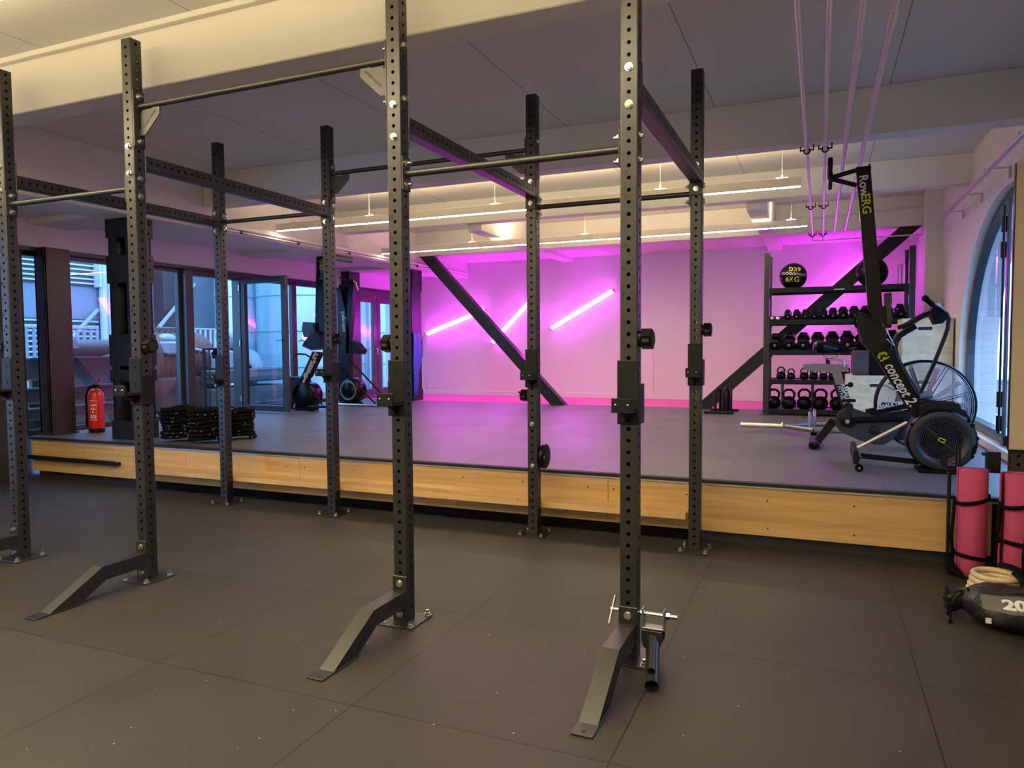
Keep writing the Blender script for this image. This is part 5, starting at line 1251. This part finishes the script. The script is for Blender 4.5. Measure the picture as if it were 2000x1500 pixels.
for k in range(9): b.tube([(1.462+.004*k, 1.85+.01*(k % 3), .10-.008*k), (1.452+.012*(k % 4), 1.84, .05), (1.455+.01*k, 1.83-.008*k, .008)], .008, 6)
tag(b.build('strap_buckle', 'matte'), 'black strap ends hanging to the floor left of the leftmost mat', 'strap')
for k in range(4):
    t = thing('gym_ring', ('bottom', 'second lowest', 'third lowest', 'top')[k]+' wooden gym ring of the stack behind the sandbag', 'gym ring', (1.632-.006*(3-k), 1.565-.003*k, .015+.0295*k), 'stacked wooden rings')
    b = MB(); b.tube([(.103*math.cos(a), .103*math.sin(a), 0) for a in [i*PI/24 for i in range(48)]], .0145, 12, closed=True); b.build('ring', 'ringwood', t)
b = MB(); b.tube([(1.66, 1.64, .142), (1.70, 1.60, .145), (1.74, 1.52, .143), (1.78, 1.42, .11), (1.79, 1.36, .05)], .018, 8, flat=.3); b.tube([(1.70, 1.50, .143), (1.72, 1.43, .13), (1.74, 1.37, .07)], .016, 8, flat=.3)
tag(b.build('ring_strap', 'matte'), 'black webbing strap looped over the wooden rings', 'strap')
# sandbag
def sandbag():
    cx, cy = 1.70, 1.05
    t = thing('sandbag', 'black sandbag with grey panel marked 20 on the floor', 'sandbag', (cx, cy, 0))
    rnd = random.Random(5); ph = [rnd.uniform(0, 6) for _ in range(12)]
    def surf(u, v):                       # u along x -1..1, v angle around
        ex = max(0.0, 1-abs(u)**3.2)**.42
        ry, rz = .195*ex, .088*ex
        c, s = math.cos(v), math.sin(v); c = math.copysign(abs(c)**.75, c); s = math.copysign(abs(s)**.75, s)
        wr = 1+.035*math.sin(5*u+ph[0]+2*v)+.03*math.sin(11*u+3*v+ph[1])+.02*math.sin(17*u-5*v+ph[2])+.015*math.sin(29*u+7*v)
        return Vector((cx+.30*u, cy+ry*c*wr-.03*u, max(.001, .09+rz*s*(wr if s > 0 else 1))))
    nu, nv = 40, 36
    b = MB(); b.add([surf(-1+2*i/nu, 2*PI*j/nv) for i in range(nu+1) for j in range(nv)], [(i*nv+j, i*nv+(j+1) % nv, (i+1)*nv+(j+1) % nv, (i+1)*nv+j) for i in range(nu) for j in range(nv)], True)
    part('body', b, 'bag', t)
    b = MB(); n1, n2 = 16, 8; vs = []
    def pan(fu, fv):
        p = surf(-.30+1.25*fu+.06*math.sin(fv*3), PI+.62+1.1*0+(-.0)+(-(fv))*1.02)
        return p
    cc = Vector((cx, cy, .082))
    for i in range(n1+1):
        for j in range(n2+1):
            p = surf(-.80+1.5*i/n1, PI-.20-.95*j/n2); o_ = Vector((0, p.y-cy, p.z-.082)).normalized(); vs.append(p+o_*.003)
    b.add(vs, [(i*(n2+1)+j, i*(n2+1)+j+1, (i+1)*(n2+1)+j+1, (i+1)*(n2+1)+j) for i in range(n1) for j in range(n2)], True)
    part('panel', b, 'bagpanel', t, 'grey rubber panel')
    gl, fs = glyphs('20', 'CENTER', 0, .05); b = MB(); out = []
    for p in gl:
        fu = -.40+p[0]*.085/.285; fv = PI-.62-p[1]*.085/.12
        q = surf(fu, fv); o_ = Vector((0, q.y-cy, q.z-.082)).normalized(); out.append(q+o_*(.0065 if p[2] > 0 else .002))
    b.add(out, fs); part('number', b, 'white', t, 'white number 20')
    # gathered neck with cords on the left
    b = MB(); secs = []; n = 20
    for k, (x, y, z, r) in enumerate(((1.49, 1.09, .08, .085), (1.45, 1.12, .085, .062), (1.415, 1.16, .08, .050), (1.385, 1.17, .07, .056), (1.355, 1.175, .062, .060), (1.345, 1.178, .06, .02))):
        secs.append([Vector((x+.012*math.sin(4*j+k), y+r*1.1*math.cos(2*PI*j/n)*(1+.12*math.sin(6*j+k)), max(.002, z+r*math.sin(2*PI*j/n)*(1+.14*math.sin(5*j+2*k))))) for j in range(n)])
    for a, c in zip(secs, secs[1:]): b.add(a+c, [(i, (i+1) % n, n+(i+1) % n, n+i) for i in range(n)], True)
    part('neck', b, 'bag', t)
    b = MB()
    b.tube([(1.42, 1.11, .13), (1.38, 1.09, .10), (1.35, 1.06, .04), (1.345, 1.02, .012), (1.34, .99, .008)], .005, 6); b.tube([(1.43, 1.12, .132), (1.39, 1.13, .12), (1.345, 1.10, .07), (1.34, 1.07, .02)], .005, 6); b.sphere((1.343, 1.05, .03), .013, 10, 6); b.sphere((1.34, .99, .010), .010, 8, 5)
    b.tube([(1.43+.0, 1.10+.06*math.cos(a), .08+.065*math.sin(a)) for a in [i*PI/10 for i in range(11)]], .006, 6)
    part('cord', b, 'matte', t)
    b = MB(); b.tube([(1.52, .985, .14), (1.60, 1.02, .185), (1.72, 1.03, .195), (1.84, 1.0, .18), (1.93, .97, .14)], .020, 8, flat=.35); b.tube([(1.66, 1.08, .165), (1.74, 1.12, .20), (1.86, 1.12, .195), (1.95, 1.08, .15)], .016, 8); part('carry_handle', b, 'bag', t)
    b = MB(); q0 = surf(-.72, PI+.25)+Vector((-.004, -.006, 0)); b.box((q0.x-.012, q0.y-.003, q0.z-.012), (q0.x+.012, q0.y, q0.z+.014), .002); part('tag', b, 'white', t)
sandbag()
# low black stand behind the mats and the upright with the beige board
t = thing('bar_cradle', 'low black steel stand with two open cradles behind the leftmost mat', 'stand', (1.56, 2.0, 0))
b = MB(); b.box((1.455, 1.985, .585), (1.665, 2.035, .612), .003); part('cross_bar', b, 'black', t)
b = MB(); b.box((1.462, 1.99, 0), (1.478, 2.03, .585), .003); part('post', b, 'black', t); b = MB(); b.xz([(1.60, .584), (1.665, .584), (1.64, .48), (1.60, .40)], 1.995, 2.03); part('gusset', b, 'black', t)
b = MB(); b.box((1.425, 1.98, .62), (1.455, 1.985, .715), .001); b.box((1.425, 2.035, .62), (1.46, 2.04, .70)); b.box((1.425, 1.98, .615), (1.505, 2.04, .622)); b.box((1.495, 1.98, .622), (1.507, 1.99, .745), .002); b.box((1.512, 1.98, .612), (1.524, 1.99, .735), .002); part('cradle', b, 'black', t)
b = MB(); b.box((1.655, 1.98, .59), (1.725, 2.04, .715), .004); b.box((1.635, 1.985, .69), (1.66, 2.035, .705), .002); part('end_block', b, 'black', t)
t = thing('rack_upright', 'black perforated upright standing at the right edge under the beige board', 'rack post', (1.79, 2.0, 0))
b = MB(); tube_shell(b, 2.2, (1.80, 1.975, .008), X_, Y_, Z_, .045, .07, r=.010); part('upright', b, 'rig', t)
b = MB(); b.box((1.74, 1.93, 0), (1.87, 2.03, .008)); part('base_plate', b, 'rig', t)
t = thing('board', 'beige board hanging at the right edge of the photo in front of the arched window', 'board', (1.93, 1.9, .74))
b = MB(); b.box((1.744, 1.905, .742), (2.08, 1.93, 2.36), .003); part('panel', b, 'beige', t)
b = MB(); b.box((1.746, 1.900, .728), (2.08, 1.935, .742), .001); b.box((1.7405, 1.903, .742), (1.744, 1.932, 2.36)); part('edge_strip', b, 'gloss', t)
b = MB(); b.box((1.79, 1.931, .76), (1.81, 1.936, 2.1)); part('mount', b, 'black', t)
b = MB(); b.box((1.878, 1.95, 0), (2.08, 2.035, .715), .004); tag(b.build('storage_box', 'beige'), 'beige box standing under the board at the right edge', 'box')

# ================================================================== outside the window wall
b = MB(); b.box((-16, -3, -.6), (XL-.32, 16, .28)); struct('terrace', b, 'deck', 'dark wet terrace outside the windows', 'terrace')
def ax(px, py, X): return at(px, py, X=X)
FXo = -13.6
def yr(pxa, pxb, X, py=600): return ax(pxa, py, X).y, ax(pxb, py, X).y
y0, y1 = -2.0, 14.0
b = MB(); b.box((FXo-.3, y0, -.5), (FXo, y1, 7.5)); tag(b.build('facade', 'facade'), 'blue grey facade of the building outside', 'building')
ya, yb_ = ax(30, 520, FXo+.05).y-1.2, ax(183, 520, FXo+.05).y; zt, zb_ = ax(120, 470, FXo).z+.6, ax(120, 552, FXo).z
t = thing('louver_panel', 'pale horizontal louvers high on the facade outside', 'louver', (FXo+.1, (ya+yb_)/2, zb_))
b = MB(); b.box((FXo, ya, zb_-.04), (FXo+.03, yb_, zt)); part('backing', b, 'darkwall', t)
b = MB(); k = 0; z = zb_
while z < zt: b.box((FXo+.03, ya, z), (FXo+.08, yb_, z+.034), .004); z += .094
part('slats', b, 'louver', t, 'pale slats')
b = MB(); b.box((FXo+.02, yb_, zb_-.05), (FXo+.22, yb_+.05, zt)); part('frame', b, 'louver', t)
zt2, zb2_ = ax(120, 622, FXo).z, ax(120, 645, FXo).z
t = thing('louver_panel', 'low strip of louvers on the facade outside above the railing', 'louver', (FXo+.1, (ya+yb_)/2, zb2_))
b = MB(); b.box((FXo, ya, zb2_-1.5), (FXo+.03, yb_+.1, zt2)); part('backing', b, 'darkwall', t)
b = MB(); z = zb2_-1.4
while z < zt2: b.box((FXo+.03, ya, z), (FXo+.08, yb_+.05, z+.036), .004); z += .105
part('slats', b, 'louver', t, 'pale slats')
# pilaster tubes and brown post
t = thing('facade_pilaster', 'pale fluted pilaster on the facade left of the rusty machine', 'pilaster', (FXo+.2, yb_+.5, 0))
b = MB()
for k in range(5): b.cyl((FXo+.10, yb_+.16+.17*k, -.3), (FXo+.10, yb_+.16+.17*k, 7), .08, 14)
part('flute', b, 'louver', t)
yc = ax(324, 580, FXo+.4).y; b = MB(); b.box((FXo+.2, yc-.16, -.3), (FXo+.5, yc+.16, 7.2)); tag(b.build('steel_post', 'columnbrown'), 'brown steel post in front of the facade outside', 'post')
b = MB(); A = ax(310, 640, FXo+.9); B = ax(379, 556, FXo+.03); b.cyl(A, B, .045, 10); A = ax(140, 660, FXo+.9); B = ax(190, 606, FXo+.03); b2 = MB(); b2.cyl(A, B, .045, 10)
tag(b.build('facade_strut', 'rail'), 'pale diagonal strut by the brown post outside', 'strut'); tag(b2.build('facade_strut', 'rail'), 'pale diagonal strut above the outside railing at the left', 'strut')
# railings
def railing(X, y0, y1, z0, z1, step, label, m='rail', r=.02, squares=False):
    t = thing('railing', label, 'railing', (X, (y0+y1)/2, z0))
    b = MB(); b.box((X-.02, y0, z1-.03), (X+.02, y1, z1), .004); part('top_rail', b, m, t); b = MB(); b.box((X-.02, y0, z0+.08), (X+.02, y1, z0+.12), .003); part('bottom_rail', b, m, t)
    b = MB(); y = y0
    while y < y1: b.box((X-r*.5, y-r, z0+.1), (X+r*.5, y+r, z1-.03)); y += step
    part('bars', b, m, t)
    for y in (y0+.03, y1-.03): b = MB(); b.box((X-.015, y-.015, .28), (X+.015, y+.015, z1)); part('post', b, m, t)
Xr = -11.0
railing(Xr, ax(20, 650, Xr).y-1, ax(192, 650, Xr).y, ax(100, 760, Xr).z, ax(100, 638, Xr).z, .125, 'pale outside railing below the louvers', r=.024)
railing(-11.5, ax(305, 640, -11.5).y, ax(420, 640, -11.5).y, ax(350, 760, -11.5).z, ax(350, 640, -11.5).z, .14, 'pale outside railing behind the rusty machine', r=.026)
Xd = -7.75
railing(Xd, ax(396, 700, Xd).y, ax(482, 700, Xd).y, .33, ax(440, 679, Xd).z, .125, 'dark railing right outside the open terrace door', 'frame', .008)
railing(Xd-.1, 8.3, 10.2, .33, ax(740, 679, Xd).z, .125, 'dark railing outside the closed double door', 'frame', .008)
# silver tanks
def tank(px, X, r, label, h=7.0):
    c = ax(px, 640, X); t = thing('storage_tank', label, 'tank', (c.x, c.y, .28))
    b = MB(); b.lathe([(r, .28), (r, h), (r*.8, h+.35), (.01, h+.5)], (c.x, c.y, 0), n=48); part('shell', b, 'tank', t)
    b = MB()
    for z in (.9, 1.75, 2.6, 3.45, 4.3, 5.2): b.lathe([(r, z-.02), (r+.02, z-.01), (r+.02, z+.01), (r, z+.02)], (c.x, c.y, 0), n=48)
    b.box((c.x+r*.35, c.y-r*.95, .3), (c.x+r*.42, c.y-r*.9, h)); part('band', b, 'rail', t)
tank(462, -12.6, .5, 'slim pale storage tank outside behind the terrace door')
tank(600, -11.2, 1.22, 'wide pale storage tank outside behind the glass')
tank(738, -11.0, 1.35, 'pale storage tank outside behind the closed double door')
# rusty boiler machine
X = -9.6
yc0, yc1 = ax(300, 700, X).y-.2, ax(392, 700, X).y; zc = ax(340, 705, X).z; R = ax(340, 648, X).z-zc
t = thing('boiler', 'rusty brown ribbed boiler outside the window', 'machine', (X, (yc0+yc1)/2, .28))
b = MB(); prof = []; n = 22
for i in range(n+1): prof.append((R*(1 if i % 2 else .93), yc0+(yc1-yc0)*i/n))
prof = [(.01, yc0)]+prof+[(.01, yc1)]; b.lathe(prof, (X-R*.2, 0, zc), 'y', 36, smooth=False); part('barrel', b, 'rust', t)
b = MB(); b.box((X-R, yc0, .28), (X+R*.7, yc1, zc-R*.5), .05); part('base', b, 'rust', t)
b = MB(); A = ax(352, 676, X+R); b.box((X+R*.5, A.y-.22, A.z-.14), (X+R*.95, A.y+.22, A.z+.08), .03); b.sphere((X+R*.3, ax(312, 655, X).y, zc+R*.75), .13, 18, 10, (1, 1.3, .7)); b.cyl((X+R*.7, A.y+.2, A.z-.02), (X+R*.7, A.y+.7, A.z-.1), .03, 8); part('fitting', b, 'rail', t)
b = MB()
for k in range(14): yy = yc0+.1+(yc1-yc0-.5)*k/13; b.cyl((X-R*.1, yy, zc+R), (X-R*.1, yy, zc+R+.07), .035, 8)
part('stud', b, 'machine', t)
# pump and girders
X = -9.3; c = ax(170, 680, X)
t = thing('pump', 'grey weathered pump outside the leftmost windows', 'machine', (c.x, c.y, .28))
b = MB(); b.cyl((X, c.y-.25, c.z), (X, c.y+.55, c.z), .13, 20); b.cyl((X, c.y-.34, c.z), (X, c.y-.25, c.z), .17, 8, smooth=False); b.lathe([(.01, .5), (.2, .5), (.26, .58), (.26, .75), (.2, .8), (.01, .8)], (X, c.y, c.z+.03), 'y', 28); part('motor', b, 'machine', t)
b = MB(); b.sphere((X+.1, c.y+.3, c.z-.22), .13, 18, 10, (1, 1.5, 1)); b.cyl((X+.1, c.y+.0, c.z-.2), (X+.1, c.y+.9, c.z-.25), .05, 12); b.tube([(X+.2, c.y+.25+.33*math.cos(a), c.z-.42+.26*math.sin(a)) for a in [k*PI/12 for k in range(13)]], .03, 8); part('casing', b, 'machine', t)
b = MB(); b.box((X-.3, c.y-.5, .28), (X+.3, c.y+.8, c.z-.40), .02); part('plinth', b, 'machine', t)
for k, (pa, pb_, py, h, lab_) in enumerate(((60, 240, 722, .30, 'upper'), (55, 235, 775, .20, 'middle'), (50, 240, 812, .15, 'lower'))):
    X = -8.4+.15*k; A = ax(pa, py, X); B = ax(pb_, py, X); b = MB()
    b.box((X-.1, A.y, A.z-h*.5), (X-.085, B.y, A.z+h*.5)); b.box((X-.18, A.y, A.z+h*.5-.02), (X, B.y, A.z+h*.5)); b.box((X-.18, A.y, A.z-h*.5), (X, B.y, A.z-h*.5+.02))
    if A.z-h*.5 > .29:
        for yy in (A.y+.1, B.y-.1): b.box((X-.12, yy-.05, .28), (X-.06, yy+.05, A.z-h*.5))
    tag(b.build('steel_girder', 'machine'), f'{lab_} of the old steel girders outside the leftmost windows', 'girder')
# jumble by the terrace door
X = -9.0
t = thing('machine_base', 'dark old machine base outside the open terrace door', 'machine', (X, ax(440, 760, X).y, .28))
ya, yb_ = ax(414, 760, X).y, ax(530, 760, X).y+.4; z0 = ax(450, 722, X).z; z1 = ax(450, 770, X).z
b = MB(); b.box((X-.6, ya, .28), (X, yb_, z1+.12), .03); b.box((X-.62, ya, z1+.2), (X+.02, yb_, z0), .02); part('block', b, 'machine', t)
b = MB(); b.box((X-.3, ya+.2, z0), (X-.05, ya+.6, z0+.35), .04); b.sphere((X-.2, ya+.75, z0+.55), .22, 16, 10); b.cyl((X-.2, ya+.4, z0+.6), (X-.2, ya+.75, z0+.6), .1, 14); b.lathe([(.05, -.1), (.34, -.1), (.34, .1), (.05, .1)], (X-.25, yb_-.8, z0+.02), 'x', 28); part('fitting', b, 'rail', t)
# foliage-free dark hedge: sandbags below the first windows
for k in range(2):
    X = -8.2; c = ax((84, 140)[k], 700+4*k, X-1.9); b = MB(); b.sphere((X-1.9, c.y, .28+.42), .42, 18, 12, (.6, .8, 1.0)); tag(b.build('sandbag', 'sand'), f'{("left", "right")[k]} tan filled sack outside the leftmost windows', 'sack', 'tan sacks outside')

# outside the arched window: pale wall of the neighbouring building
b = MB(); b.box((8.2, -2, -.5), (8.5, 24, 5)); tag(b.build('facade', 'facade'), 'pale blue facade seen through the arched window', 'building')
b = MB(); b.box((XR+.36, -2, -.4), (8.2, 24, .2)); struct('pavement', b, 'deck', 'pavement outside the arched window', 'pavement')
